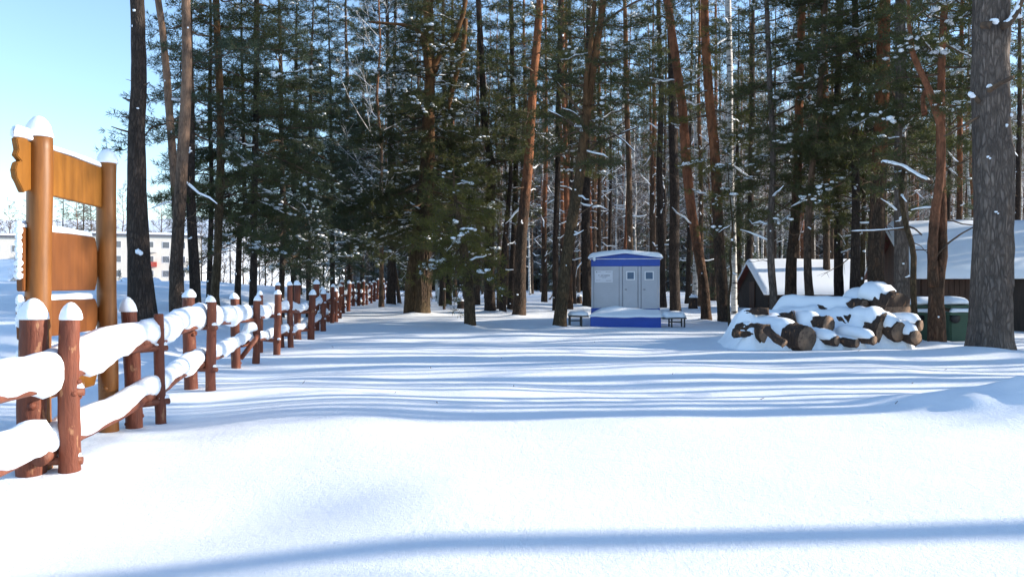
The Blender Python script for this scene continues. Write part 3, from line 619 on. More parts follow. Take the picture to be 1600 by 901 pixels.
for k in range(3):
    root = thing('birch_tree', '', 'tree', (0, 0, -50)); bare_tree(np.random.default_rng(400 + k), 17 + k, BARK_BIRCH, TWIG_FROST if k else TWIG, 4, .36, root, .10, n1=30, twig_r=.007, c0f=.28); kinds.append((root, 'birch'))
for k in range(2):
    root = thing('bare_tree', '', 'tree', (0, 0, -50)); bare_tree(np.random.default_rng(420 + k), 13 + 3 * k, BARK_FAR, TWIG_FROST if k else TWIG, 4, .5, root, .11, n1=26, twig_r=.008, c0f=.2); kinds.append((root, 'bare'))
for k in range(2):
    root = thing('bare_tree', '', 'tree', (0, 0, -50)); bare_tree(np.random.default_rng(440 + k), 14 + 2 * k, BARK_FAR, TWIG, 5, .55, root, .16, n1=24, twig_r=.022, c0f=.12); kinds.append((root, 'bare'))
USED = set()
def plant(kind_i, x, y, label, group, sc=None):
    o, nm = kinds[kind_i]; z = float(gh(x, y)); sc = sc or rng.uniform(.85, 1.15); rz = rng.uniform(0, 6.28)
    if kind_i in USED: o = dup(o, (x, y, z), rz, sc, label, group)
    else:
        USED.add(kind_i); o.location = (x, y, z); o.rotation_euler.z = rz; o.scale = (sc, sc, sc); tag(o, label, None, group)
    return o
WORDS = {'pine': 'slender straight pine deep in the wood ', 'spruce': 'snow-dusted spruce deep in the wood ', 'birch': 'thin white birch deep in the wood ', 'bare': 'leafless frosted tree deep in the wood '}
pts = []
tries = 0
while len(pts) < 230 and tries < 9000:
    tries += 1
    y = 38 + 62 * rng.random() ** 1.15; x = rng.uniform(-.16 * y - 2, .66 * y + 4)
    if 9 < x < 16 and 33 < y < 42: continue
    if x > 9 and y < 33: continue
    if x < fence_x(y) + 1.2: continue
    if min([(x - a) ** 2 + ((y - b_) * .8) ** 2 for a, b_ in pts] or [99]) < 1.5 ** 2: continue
    pts.append((x, y))
for i, (x, y) in enumerate(pts):
    px = CX + x / y * FPX; u = rng.random()
    k = int(rng.integers(0, 6)) if u < .46 else 6 + int(rng.integers(0, 2)) if u < .51 else 8 + int(rng.integers(0, 3)) if u < .74 else 11 + int(rng.integers(0, 2))
    zt = zone(x, y); n = WORDS[kinds[k][1]] + zt
    plant(k, x, y, n, n.replace('slender straight pine', 'pines').replace('snow-dusted spruce', 'spruces').replace('thin white birch', 'birches').replace('leafless frosted tree', 'leafless trees'))
# far wood that closes the view
far = MB(); fn = MB()
rf = np.random.default_rng(5)
for i in range(1500):
    y = rf.uniform(100, 160); x = rf.uniform(-.20 * y, .68 * y); h = rf.uniform(17, 27); z = float(gh(x, y)); le = rf.normal(0, .3)
    r0 = rf.uniform(.08, .2)
    tube(far, [[x, y, z - .3], [x + le * .5, y, z + h * .5], [x + le, y, z + h]], [r0, r0 * .7, .03], 5, False)
    nn = 16; zz = z + h * rf.uniform(.0, 1.0, nn); c = np.stack([x + rf.normal(0, 1.3, nn), y + rf.normal(0, 1.3, nn), zz], 1)
    d = rf.normal(0, 1, (nn, 3)); d /= np.linalg.norm(d, axis=1)[:, None]
    tufts(fn, c, d, rf, 26, 1.1, .10)
fw = far.build('forest', BARK_FAR); tag(fw, 'dense far wood of thin trunks closing the view', 'forest', kind='stuff')
fo = fn.build('foliage', m_twig('far_foliage', (.06, .07, .055), (.34, .34, .34)), fw); fo['kind'] = 'stuff'

# pines at the right of the clearing, outside the frame, that throw the long shadows over the snow
rs = np.random.default_rng(21)
G = 'pines standing to the right of the clearing'
LBL = 'tall pine among those standing to the right of the snowy clearing'
sh = [(24, 6.25, 1, 1.1)]
for i in range(62):
    x = rs.uniform(11, 30); y = 9.0 + 20 * rs.uniform(0, 1) ** 1.35
    if x < .66 * y + 3.5: x = .66 * y + 3.5 + rs.uniform(0, 9)
    sh.append((x, y + (x - 5) * math.tan(R(SUN_AZ)), (0, 1, 3, 4)[int(rs.integers(0, 4))], rs.uniform(.5, .78) if x < 19 else rs.uniform(.8, 1.0)))
for x, y, k, sc in sh: plant(k, x, y, LBL, G, sc)
# young spruces and frosted bushes along the far left
for i, (px, Y, k, sc, lab) in enumerate(((470, 46, 6, .55, 'low frosted spruce behind the fence below the dark crowns'), (505, 50, 7, .45, 'low frosted spruce behind the fence, half hidden by its taller neighbour'), (545, 44, 6, .42, 'stubby spruce at the foot of the tall snow-dusted one'), (415, 52, 12, .45, 'twiggy frosted bush behind the third fence bay'),
        (455, 56, 11, .5, 'twiggy brown bush behind the low frosted spruce'), (568, 52, 12, .5, 'frosted bush right behind the fence end'), (530, 60, 12, .55, 'frosted bush seen through the spruce boughs'), (360, 60, 12, .5, 'frosted bush seen between the shaggy pine and the kinked stem'), (640, 50, 6, .5, 'small spruce beside the foot of the thick twin trunk'), (700, 52, 7, .5, 'small spruce beyond the small snub pine'), (395, 60, 13, .34, 'tangled brown bush behind the foot of the bare-footed dark pine'), (425, 66, 14, .36, 'tangled brown bush left of the twiggy frosted one'), (470, 74, 13, .40, 'tangled brown bush under the sagging spruce boughs'), (315, 62, 14, .33, 'tangled bush between the straight dark trunk and the shaggy pine'), (345, 72, 13, .36, 'tangled bush right behind the shaggy pine foot'), (512, 84, 14, .42, 'tangled bush far behind the tall snow-dusted spruce'), (540, 92, 13, .45, 'tangled bush far behind the stubby spruce'), (372, 85, 12, .5, 'tall frosted bush behind the kinked stem'), (520, 72, 11, .6, 'brown bare bush far beyond the middle of the fence'), (440, 70, 13, .5, 'broad bare bush far beyond the third fence bay'), (550, 80, 14, .55, 'broad bare bush far beyond the fence end'), (405, 95, 13, .7, 'round bare tree on the slope beyond the dark crowns'), (500, 110, 14, .8, 'wide bare tree on the slope behind the low frosted spruce'), (575, 120, 13, .9, 'wide bare tree on the slope behind the fence end'), (350, 125, 14, .7, 'round bare tree on the slope behind the shaggy pine'), (485, 66, 12, .6, 'tall frosted bush far beyond the fence'))):
    plant(k, (px - CX) / FPX * Y, Y, lab, None, sc)

# ------------------------------------------------------------------ snow ground, one sheet to the horizon
BASES = BASE_LIST[:]
def steps(a, b, s0, c, g):
    out = [a]; 
    while out[-1] < b: out.append(out[-1] + s0 + g * max(0, abs(out[-1]) - c))
    return np.array(out)
xs = steps(0, 1400, .07, 6, .022); xs = np.concatenate([-xs[:0:-1], xs]); ys = np.concatenate([-steps(0, 400, .5, 0, .1)[:0:-1], steps(0, 1600, .06, 6, .016)])
XX, YY = np.meshgrid(xs, ys); ZZ = gh(XX, YY)
g = MB(); nx = len(xs); i = np.arange(len(ys) - 1)[:, None] * nx; j = np.arange(nx - 1)[None]
g.add(np.stack([XX, YY, ZZ], -1), np.stack([i + j, i + j + 1, i + nx + j + 1, i + nx + j], -1).reshape(-1, 4))
tag(g.build('ground', SNOW_G), kind='structure')

# ------------------------------------------------------------------ houses
def gable_house(name, label, loc, rz, Lx, D, eave, ridge, ov, wall_m, roof_t, snow_t, details=None, roof_m=None, low=.6):
    """long side along local +x, front eave at y=0, back at y=D"""
    root = thing(name, label, 'house', loc, rz)
    bm = bmesh.new(); poly_extrude(bm, [(0, 0, -low), (0, D, -low), (0, D, eave), (0, D / 2, ridge), (0, 0, eave)], (Lx, 0, 0)); bmobj('wall', bm, wall_m, root)
    sl = (ridge - eave) / (D / 2); n = Vector((0, -sl, 1)).normalized()
    bm = bmesh.new(); o = ov; e0 = eave - sl * o
    poly_extrude(bm, [(-o, -o, e0), (-o, D / 2, ridge), (-o, D + o, e0), (-o, D + o, e0 + roof_t), (-o, D / 2, ridge + roof_t), (-o, -o, e0 + roof_t)], (Lx + 2 * o, 0, 0))
    rf_ = bmobj('roof', bm, roof_m or FASCIA, root)
    # snow blanket with soft edges
    mb = MB(); nu, nv = 60, 25; U = np.linspace(-o - .06, Lx + o + .06, nu); V = np.linspace(-o - .08, D + o + .08, nv)
    uu, vv = np.meshgrid(U, V); base = ridge + roof_t - np.abs(vv - D / 2) * sl
    ed = np.minimum.reduce([uu - U[0], U[-1] - uu, vv - V[0], V[-1] - vv]); th = snow_t * np.sqrt(np.clip(ed / (snow_t * .9), 0, 1)) * (1 + .12 * wav(uu, vv, 1.7, 12)) + .004
    th = th + .10 * np.exp(-((vv - D / 2) / .5) ** 2) * 0 
    top = np.stack([uu, vv, base + th + .03 * wav(uu, vv, 2.5, 3)], -1).reshape(-1, 3); bot = np.stack([uu, vv, base - .03 + 0 * th], -1).reshape(-1, 3); N = len(top)
    i = np.arange(nv - 1)[:, None] * nu; j = np.arange(nu - 1)[None]; Q = np.stack([i + j, i + j + 1, i + nu + j + 1, i + nu + j], -1).reshape(-1, 4)
    rim = np.concatenate([np.arange(nu), nu * np.arange(1, nv) + nu - 1, (nv - 1) * nu + np.arange(nu - 2, -1, -1), nu * np.arange(nv - 2, 0, -1)]); rk = np.roll(rim, -1)
    mb.add(np.concatenate([top, bot]), Q, Q[:, ::-1] + N, np.stack([rim + N, rk + N, rk, rim], 1)); mb.build('snow', SNOW, root)
    if details: details(root)
    return root
def brown(root):
    for x in np.arange(.12, 11.9, .145):      # upright boards
        pass
    bm = bmesh.new()
    for k in range(82):
        x = .02 + k * .145; box(bm, (x, -.03, -.5), (x + .137, -.002, 1.62), .006, 1)
    bmobj('cladding', bm, PLANK, root)
    bm = bmesh.new()
    for k in range(33): 
        y = .02 + k * .145; zt = 1.68 + 1.38 * (1 - abs(y + .07 - 2.4) / 2.4) - .12; box(bm, (-.03, y, -.5), (-.002, y + .137, zt), .006, 1)
    bmobj('gable_cladding', bm, PLANK, root)
    f = boxo('window', (-.06, 2.0, .55), (-.031, 2.5, 1.35), FASCIA, root); boxo('pane', (-.066, 2.06, .61), (-.058, 2.44, 1.29), WINP, f, .002)
    f = boxo('window', (4.35, -.07, .50), (5.75, -.031, 1.42), FASCIA, root)
    for x in (4.43, 5.09): boxo('pane', (x, -.078, .58), (x + .58, -.068, 1.34), WINP, f, .002)
    d = boxo('door', (2.35, -.06, -.2), (3.25, -.031, 1.55), PLANK_D, root)
    # carved bargeboard at the gable
    bm = bmesh.new(); poly_extrude(bm, [(-.32, -.30, 1.44), (-.32, 2.4, 3.06), (-.32, 2.4, 3.20), (-.32, -.30, 1.60)], (.03, 0, 0)); poly_extrude(bm, [(-.32, 5.1, 1.44), (-.32, 2.4, 3.06), (-.32, 2.4, 3.20), (-.32, 5.1, 1.60)], (.03, 0, 0)); bmobj('bargeboard', bm, FASCIA, root)
gable_house('brown_house', 'dark brown boarded house with a thick snow roof behind the massive grey trunk', (11.8, 24, float(gh(12.5, 24.5)) - .05), R(-9), 12, 4.8, 1.68, 3.06, .3, PLANK, .07, .22, brown)
def shed(root):
    bm = bmesh.new()
    for k in range(4): box(bm, (-.04, -.045, .0 + k * .235), (4.14, .0 - .003, .22 + k * .235), .05, 2)
    bmobj('front_logs', bm, PLANK_D, root)
    boxo('fascia', (-.24, -.285, .72), (4.36, -.258, .84), PLANK_D, root)
    f = boxo('door', (-.05, 1.9, -.1), (-.003, 2.7, 1.35), PLANK, root)
gable_house('low_shed', 'low dark shed with a snow-covered roof behind three trunks', (10.65, 34.5, float(gh(11.5, 35)) - .1), 0, 4.1, 4.6, .95, 2.15, .25, PLANK_D, .06, .15, shed)
# small box by the shed
bx = hit(1167, 466); t = thing('storage_box', 'small grey box with a snow lid beside the low shed', 'box', (bx.x, 31, float(gh(bx.x, 31))))
boxo('body', (-.28, -.2, -.2), (.28, .2, .68), CONC, t, .02); boxo('lid', (-.33, -.25, .682), (.33, .25, .74), DARKM, t, .015); mb = MB(); blobs(mb, [[0, 0, .76]], np.array([[.36, .28, .12]]), rng, ICO3, .02); mb.build('snow', SNOW, t)

# the town beyond
def block(name, label, cat, x0, x1, Y, D, zb, zt, wall, floors, pitch, rows=None, balcony=(), rm=None):
    root = thing(name, label, cat, ((x0 + x1) / 2, Y, zb), R(24)); W = (x1 - x0) / 2; H = zt - zb
    bm = bmesh.new(); box(bm, (-W, 0, 0), (W, D, H)); bmobj('wall', bm, wall, root)
    bm = bmesh.new(); box(bm, (-W - .4, -.4, H + .003), (W + .4, D + .4, H + .3)); bmobj('roof', bm, rm or ROOFD, root)
    mb = MB(); bm = bmesh.new(); box(bm, (-W - .45, -.45, H + .303), (W + .45, D + .45, H + .75), .2, 2); bmobj('snow', bm, SNOW, root)
    n = int((x1 - x0) / pitch)
    for f in range(floors):
        z = .9 + f * (H - .4) / floors
        for k in range(n):
            x = -W + pitch * (k + .5)
            if k in balcony:
                if f: 
                    bb = boxo('balcony', (x - 1.3, -1.1, z - .9), (x + 1.3, -.002, z + .15), REDP if (k + f) % 2 else wall, root, .02)
            fr = boxo('window', (x - .75, -.05, z), (x + .75, -.003, z + 1.45), WHITEP, root, .01); boxo('pane', (x - .66, -.062, z + .09), (x + .66, -.052, z + 1.36), WINP, fr, .002)
    return root
block('apartment_block', 'pale five-storey apartment block with red balconies beyond the bank', 'building', -87, -66, 175, 12, -7, 11.6, BLOCKP, 6, 3.1, balcony=(3, 8))
block('long_house', 'long pale house with a flat snowy roof behind the sign boards', 'building', -118, -89, 172, 10, -7, 11.2, BLOCKP, 5, 3.4)
gable_house('gabled_cottage', 'small dark-gabled cottage with a snowy roof in front of the apartment block', (-50.5, 115, -5), R(75), 7, 7.5, 4.2, 7.0, .4, CREAMP, .1, .3, None, ROOFD)
gable_house('white_house', 'white house with a steep snow roof at the far left edge', (-76, 112, -5), R(-8), 9, 8, 7.0, 9.5, .4, BLOCKP, .1, .3, None, ROOFD)
for i, (px, Y, k, sc, lab) in enumerate(((15, 190, 14, 1.15, 'bare tree top over the roofs at the far left'), (48, 195, 13, 1.25, 'bare tree standing in front of the roofs left of the first sign post'), (98, 195, 7, 1.35, 'dark spruce rising over the roofs between the two sign posts'), (120, 192, 14, 1.3, 'frosted bare tree beside the spruce between the sign posts'), (142, 198, 13, 1.3, 'bare brown tree just left of the second sign post'), (130, 205, 6, 1.4, 'spruce half hidden by the second sign post'),
        (192, 195, 14, 1.2, 'frosted bare tree right of the second sign post'), (188, 120, 6, .55, 'young spruce at the foot of the apartment block'), (252, 197, 13, 1.1, 'bare tree over the apartment roof'), (275, 200, 7, 1.1, 'spruce over the apartment roof'), (22, 100, 12, .55, 'scrubby bare bush before the white house'), (50, 95, 11, .5, 'scrubby brown bush behind the lowest sign boards'), (75, 192, 13, 1.1, 'birch over the roofs right behind the sign'), (170, 190, 14, 1.0, 'frosted birch behind the second sign post'), (330, 190, 14, 1.2, 'frosted tree far behind the shaggy pine'), (380, 185, 13, 1.2, 'bare tree far behind the kinked stem'), (-5, 185, 13, 1.2, 'bare brown tree at the far left behind the white house'), (265, 84, 12, .35, 'low frosted bush in front of the gabled cottage'), (235, 88, 12, .35, 'low frosted bush left of the gabled cottage'))):
    plant(k, (px - CX) / FPX * Y, Y, lab, None, sc)

# ------------------------------------------------------------------ fence
def loaf(mb, P, wd, ht, rng, n=12, nz=.05, ends=.10, under=.28):
    """snow lying along a rail: flat underneath, rounded above; P is the line it lies on"""
    P = np.asarray(P, float); L = np.concatenate([[0], np.cumsum(np.linalg.norm(np.diff(P, axis=0), axis=1))]); m = max(12, int(L[-1] / .09)); T = np.linspace(0, L[-1], m)
    Q = np.stack([np.interp(T, L, P[:, c]) for c in range(3)], 1); T_, U, W = frames(Q); U = np.stack([-T_[:, 1], T_[:, 0], 0 * T_[:, 0]], 1); U /= np.linalg.norm(U, axis=1)[:, None] + 1e-9
    e = np.minimum(T, T[-1] - T); pr = np.sqrt(np.clip(1 - (1 - np.clip(e / ends, 0, 1)) ** 2, .02, 1))
    k = rng.uniform(0, 6.28, 4); mod = 1 + .09 * np.sin(T * 2.2 + k[0]) + .045 * np.sin(T * 5.3 + k[1]) + .03 * np.sin(T * 12 + k[2])
    w_ = np.broadcast_to(wd, m) * pr * mod; h_ = np.broadcast_to(ht, m) * (.25 + .75 * pr) * mod
    a = np.linspace(0, 2 * np.pi, n, endpoint=False)
    ca = np.sign(np.cos(a)) * np.abs(np.cos(a)) ** .8; sa = np.sin(a); zz = np.where(sa > 0, sa, sa * under)
    lump = 1 + rng.normal(0, nz * .4, (m, n))
    V = Q[:, None] + U[:, None] * (ca[None] * w_[:, None] * lump)[..., None]
    zz = zz[None] * np.where(sa[None] > 0, 1, 1 + .35 * np.sin(T[:, None] * 4.1 + k[3]) + .2 * np.sin(T[:, None] * 9.7 + k[0]))
    V[..., 2] += zz * h_[:, None] * lump * .86 + h_[:, None] * .14
    i = np.arange(m - 1)[:, None] * n; j = np.arange(n)[None]; kk = (j + 1) % n
    V = V.reshape(-1, 3); V = np.concatenate([V, Q[:1] + [0, 0, .05], Q[-1:] + [0, 0, .05]])
    j1 = np.arange(n); k1 = (j1 + 1) % n; b = (m - 1) * n
    mb.add(V, np.stack([i + j, i + kk, i + n + kk, i + n + j], -1).reshape(-1, 4), np.stack([k1, j1, np.full(n, m * n)], 1), np.stack([b + j1, b + k1, np.full(n, m * n + 1)], 1))
def dome(mb, c, r, h, rng, seg=16, lean=0):
    """snow cap sitting on a post top: slight overhang, rounded cone"""
    prof = [(.55, -.03), (1.02, -.015), (1.08, .06), (1.0, .28), (.86, .52), (.64, .76), (.36, .93), (.12, .995)]
    V = []; a = np.arange(seg) * 2 * np.pi / seg
    for (pr, pz) in prof:
        rr = r * pr * (1 + .03 * rng.normal(size=seg)); V.append(np.stack([c[0] + rr * np.cos(a) + lean * pz, c[1] + rr * np.sin(a), np.full(seg, c[2] + h * pz)], 1))
    m = len(prof); V = np.concatenate(V + [[[c[0] + lean, c[1], c[2] + h]], [[c[0], c[1], c[2] - .01]]]); i = np.arange(m - 1)[:, None] * seg; j = np.arange(seg)[None]; k = (j + 1) % seg
    b = (m - 1) * seg; j1 = np.arange(seg); k1 = (j1 + 1) % seg
    mb.add(V, np.stack([i + j, i + k, i + seg + k, i + seg + j], -1).reshape(-1, 4), np.stack([b + j1, b + k1, np.full(seg, m * seg)], 1), np.stack([k1, j1, np.full(seg, m * seg + 1)], 1))
def post(name, parent, mat, foot, top, r0, r1, rng, sides=16, knots=4, nz=.03, loc0=None):
    foot = np.array(foot, float); top = np.array(top, float); m = max(6, int(np.linalg.norm(top - foot) / .09)); t = np.linspace(0, 1, m)[:, None]
    P = foot + (top - foot) * t; P[:, 0] += .008 * np.sin(t[:, 0] * 5 + rng.uniform(0, 6)); P[:, 1] += .008 * np.sin(t[:, 0] * 4 + rng.uniform(0, 6)); r = (r0 + (r1 - r0) * t[:, 0]) * (1 + .025 * np.sin(t[:, 0] * 17 + rng.uniform(0, 6)))
    P = np.concatenate([P, [P[-1] + [0, 0, .012]]]); r = np.concatenate([r, [r[-1] * .86]])
    mb = MB(); tube(mb, P, r, sides, True, nz, rng)
    for k in range(knots):
        s = rng.uniform(.12, .9); q = foot + (top - foot) * s; a = rng.uniform(0, 6.28); d = np.array([math.cos(a), math.sin(a), .25]); rr = r0 + (r1 - r0) * s
        tube(mb, [q + d * rr * .7, q + d * (rr * .95), q + d * (rr * 1.12)], [rr * .36, rr * .3, rr * .18], 7, True, .08, rng)
    return mb.build(name, mat, parent)

rng = np.random.default_rng(9)
fl = thing('log_fence', 'long red-brown log fence of paired posts and snow-laden rails along the clearing', 'fence', (0, 0, 0))
near = [  # A post foot px, top py ; B post foot px, top px/py ; A width, B width
    ((47, 742), (54, 499), 41, (105, 737), (110, 500), 31), ((213, 668), (203, 487), 24, (253, 662), (246, 492), 16), ((298, 608), (294, 465), 20, (330, 610), (330, 472), 15),
    ((370, 575), (366, 467), 14, (398, 568), (402, 470), 11), ((407, 551), (406, 461), 9, (433, 554), (434, 460), 11), ((441, 543), (435, 446), 8, (455, 543), (452, 446), 9)]
pairs = []
for (fa, ta, wa, fb, tb, wb) in near:
    r_ = []
    for f, t_, w_ in ((fa, ta, wa), (fb, tb, wb)):
        p = hit(*f); q = at(t_[0], t_[1], p.y); q.y += rng.normal(0, .02); r_.append((np.array(p), np.array(q), w_ / 2 / FPX * p.y))
    pairs.append(r_)
y = 20.2
while y < 74:
    x = float(fence_x(y)); r_ = []
    for dx, dy in ((-.13, rng.normal(0, .1)), (.13, rng.normal(0, .1))):
        z = float(gh(x + dx, y + dy)); hgt = rng.uniform(1.0, 1.32); r_.append((np.array([x + dx, y + dy, z]), np.array([x + dx + rng.normal(0, .03), y + dy + rng.normal(0, .04), z + hgt]), rng.uniform(.065, .09)))
    pairs.append(r_); y += rng.uniform(2.3, 2.9)
hi, lo_ = [], []
for n_, pr in enumerate(pairs):
    for s_, (f, tp, r) in enumerate(pr):
        o = post('post', fl, FENCE_W, f - [0, 0, .35], tp, r * 1.08, r * .95, rng, 18 if n_ < 4 else 10, 5 if n_ < 3 else 2)
        if not (n_ == 1 and s_ == 1):
            mb = MB(); dome(mb, tp + [0, 0, .005], r * 1.02, (r * 1.75 if n_ < 2 else r * 1.5) * rng.uniform(.85, 1.1), rng, lean=rng.normal(0, .01)); mb.build('snow_cap', SNOW, o)
    a, bq = pr; g0 = float(gh((a[0][0] + bq[0][0]) / 2, (a[0][1] + bq[0][1]) / 2))
    za = {0: .70, 1: .84, 2: .86, 3: .86, 4: .82, 5: .84}.get(n_, .78 + rng.normal(0, .06)); zb = {0: .16, 1: .30, 2: .34, 3: .44, 4: .34, 5: .36}.get(n_, .34 + rng.normal(0, .06))
    mid = (a[0] + bq[0]) / 2
    for z, lst in ((za, hi), (zb, lo_)):
        def onp(pp, zz): 
            f, tp, r = pp; s = (g0 + zz - f[2]) / (tp[2] - f[2]); return f + (tp - f) * s
        pa, pb = onp(a, z - .075), onp(bq, z - .075); d = (pb - pa) / np.linalg.norm(pb - pa); mb = MB()
        rt = .035 if n_ < 6 else .04
        tube(mb, [pa - d * (a[2] + .04), (pa + pb) / 2 + [0, 0, .005], pb + d * (bq[2] + .03)], [rt, rt * 1.1, rt * .9], 9, True, .06, rng); tie = mb.build('cross_piece', RAIL_W, fl)
        mb = MB(); loaf(mb, [pb - d * .05 + [0, 0, rt * .9], pb + d * (bq[2] + .03) + [0, 0, rt * .9]], rt * .9, .035, rng, 8, .05, .02); mb.build('snow', SNOW, tie)
        c = (onp(a, z) + onp(bq, z)) / 2; lst.append((c, a[0][0], bq[0][0]))
def rail(p, q, r, sw, shh, n_, over=(.18, .18), sag=.02, ends=.10):
    p = np.array(p, float); q = np.array(q, float); d = (q - p) / np.linalg.norm(q - p); p = p - d * over[0]; q = q + d * over[1]
    t = np.linspace(0, 1, 14); P = p + (q - p) * t[:, None]; P[:, 2] -= sag * np.sin(t * np.pi) + .012 * np.sin(t * 9 + rng.uniform(0, 6)); P[:, 0] += .02 * np.sin(t * 5 + rng.uniform(0, 6))
    mb = MB(); tube(mb, P, r * np.linspace(1.08, .86, 14), 12 if n_ < 5 else 8, True, .05, rng); o = mb.build('rail', RAIL_W, fl)
    mb = MB(); S = P + [0, 0, .085 if n_ < 2 else r * .4]; loaf(mb, S, sw, shh, rng, 16 if n_ < 5 else 8, .07, ends, (.95 if n_ < 2 else .5)); mb.build('snow', SNOW, o)
# a stretch that comes in from outside the frame
p0 = hi[0][0] + np.array([.15, -2.9, -.02]); rail(p0, hi[0][0] + [.0, 0, .02], .058, .13, .175, 0, (.1, .12), .02, .24)
p0 = lo_[0][0] + np.array([.12, -2.9, -.14]); rail(p0, lo_[0][0] + [0, -.05, .05], .055, .12, .165, 0, (.1, .04), .02, .24)
for n_ in range(len(pairs) - 1):
    wv = (.125, .12, .11, .10, .10, .095)[n_] if n_ < 6 else .09; hv = (.165, .15, .20, .18, .16, .15)[n_] if n_ < 6 else .14
    j = [0, 0, .01]
    rail(hi[n_][0] + j, hi[n_ + 1][0] + [0, 0, -.02], rng.uniform(.05, .062), wv, hv, n_, (.2, .2), .03 if n_ else -.02, .2)
    dz = [0, 0, rng.normal(0, .06)]
    rail(lo_[n_][0] + np.array(dz) * (n_ > 3), lo_[n_ + 1][0], rng.uniform(.045, .055), wv * .82, hv * .75, n_, (.16, .16), .02, .18)
q = np.array(hit(372, 574)); mb = MB(); tube(mb, [np.array(at(376, 560, q[1] - .05)), np.array(at(398, 531, q[1])), np.array(at(402, 524, q[1] + .3))], [.04, .045, .04], 8, True, .05, rng); o = mb.build('fallen_rail', RAIL_W, fl)
mb = MB(); loaf(mb, [np.array(at(374, 540, q[1])), np.array(at(386, 518, q[1] + .1)), np.array(at(398, 515, q[1] + .3))], .12, .17, rng, 10); mb.build('snow', SNOW, o)

# ------------------------------------------------------------------ sign
rng = np.random.default_rng(33)
A = hit(60, 733); A.y = 6.62; A.x = (61 - CX) / FPX * 6.62; B = Vector(((168 - CX) / FPX * 8.05, 8.05, 0)); zA, zB = float(gh(A.x, A.y)), float(gh(B.x, B.y))
sg = thing('wooden_signpost', 'tall orange two-post wooden sign with carved top beam and blank arrow boards', 'sign', (A.x, A.y, zA))
org = np.array([A.x, A.y, zA]); topz = 2.52
for (p, z, r, h) in ((A, zA, .095, .17), (B, zB, .09, .14)):
    o = post('post', sg, SIGN_W, np.array([p.x, p.y, z - .4]) - org, np.array([p.x, p.y, topz]) - org, r * 1.03, r * .97, rng, 24, 2, .006)
    mb = MB(); dome(mb, np.array([p.x, p.y, topz + .005]) - org, r * 1.06, h, rng, 20); mb.build('snow_cap', SNOW, o)
ax = np.array([B.x - A.x, B.y - A.y, 0]); Ls = np.linalg.norm(ax); ax /= Ls; nrm = np.array([-ax[1], ax[0], 0])      # nrm points left, away from the clearing
def board(name, outline, thick, mat, off, bev=.006, snow=None):
    """outline in (along posts, height) metres, extruded behind the posts"""
    bm = bmesh.new(); o3 = [Vector((A.x, A.y, 0)) + Vector(ax) * u + Vector(nrm) * off + Vector((0, 0, v)) - Vector(org) for u, v in outline]
    poly_extrude(bm, o3, Vector(nrm) * thick); bmesh.ops.bevel(bm, geom=[e for e in bm.edges], offset=bev, segments=2, affect='EDGES')
    return bmobj(name, bm, mat, sg)
def bsnow(o, us, zs, off, wd, ht, ends=.06):
    mb = MB(); loaf(mb, [np.array([A.x, A.y, 0]) + ax * u + nrm * off + [0, 0, z] - org for u, z in zip(us, zs)], wd, ht, rng, 12, .06, ends); mb.build('snow', SNOW, o)
cut = [(-.27, 2.13), (-.20, 2.06), (-.12, 2.09), (1.44, 2.09), (1.44, 2.47), (-.12, 2.47), (-.19, 2.51), (-.25, 2.49), (-.31, 2.46), (-.28, 2.38), (-.31, 2.33), (-.24, 2.30), (-.30, 2.28), (-.33, 2.22), (-.31, 2.16)]
o = board('top_board', cut[::-1], .045, SIGN_P, .02); bsnow(o, [-.31, -.15, .1], [2.475, 2.485, 2.49], .045, .05, .10); bsnow(o, [.08, .7, 1.4], [2.475, 2.475, 2.475], .045, .04, .045)
for (z0, z1, u0, u1, tip, mt, th) in ((1.30, 1.80, -.13, 1.30, 1.42, SIGN_D, .05), (.92, 1.22, -.11, 1.30, 1.42, SIGN_D, .06), (.40, .80, -.12, 1.28, 1.42, SIGN_P, .05)):
    zm = (z0 + z1) / 2; ol = [(u0, z0), (u1, z0), (tip, zm), (u1, z1), (u0, z1), (u0 - .02, zm + .1)]
    o = board('arrow_board', ol[::-1], th, mt, .06); bsnow(o, [u0, .4, u1], [z1 + .002] * 3, .09, .045, .055)
    mb = MB(); zz = np.linspace(z0 + .12, z1 + .02, 9); q = [np.array([A.x, A.y, 0]) + ax * (u0 - .02) + nrm * .085 + [0, 0, z] - org for z in zz]; blobs(mb, q, rng.uniform(.022, .036, (9, 3)), rng, ICO2, .08); mb.build('snow_edge', SNOW, o)

# ------------------------------------------------------------------ hut
h0 = hit(977, 511); Yh = h0.y; S = Yh / FPX
hz = float(h0.z); wid = 106 * S; zb = lambda py: EYE - (py - CY) * S - hz
hut = thing('toilet_hut', 'grey and blue cabin hut with two small square windows in the snow', 'hut', (h0.x, Yh, hz), R(-7.8) * 1)
W = wid / 2; D = 2.1; yb = .62                       # front wall stands behind the step
zw = zb(404); z1 = zb(415); ztop = zb(397)
def hb(name, lo, hi, mat, par=hut, bev=.01): return boxo(name, lo, hi, mat, par, bev)
sc_ = (Yh + yb) / Yh; W2 = W * sc_
hb('wall', (-W2, yb, -.1), (W2, yb + D, z1 - .002), GREYP)
hb('blue_band', (-W2 - .006, yb - .006, z1), (W2 + .006, yb + D + .006, zw + .02), BLUEP)
hb('skirting', (-W2 - .008, yb - .010, -.12), (W2 + .008, yb + D + .01, zb(482)), BLUEP)
rfz = zw + .023
bm = bmesh.new(); poly_extrude(bm, [(-W2 - .05, yb - .07, rfz), (0, yb - .07, rfz + .15), (W2 + .05, yb - .07, rfz), (W2 + .05, yb - .07, rfz + .035), (0, yb - .07, rfz + .185), (-W2 - .05, yb - .07, rfz + .035)], (0, D + .14, 0)); rf_ = bmobj('roof', bm, BLUEP, hut)
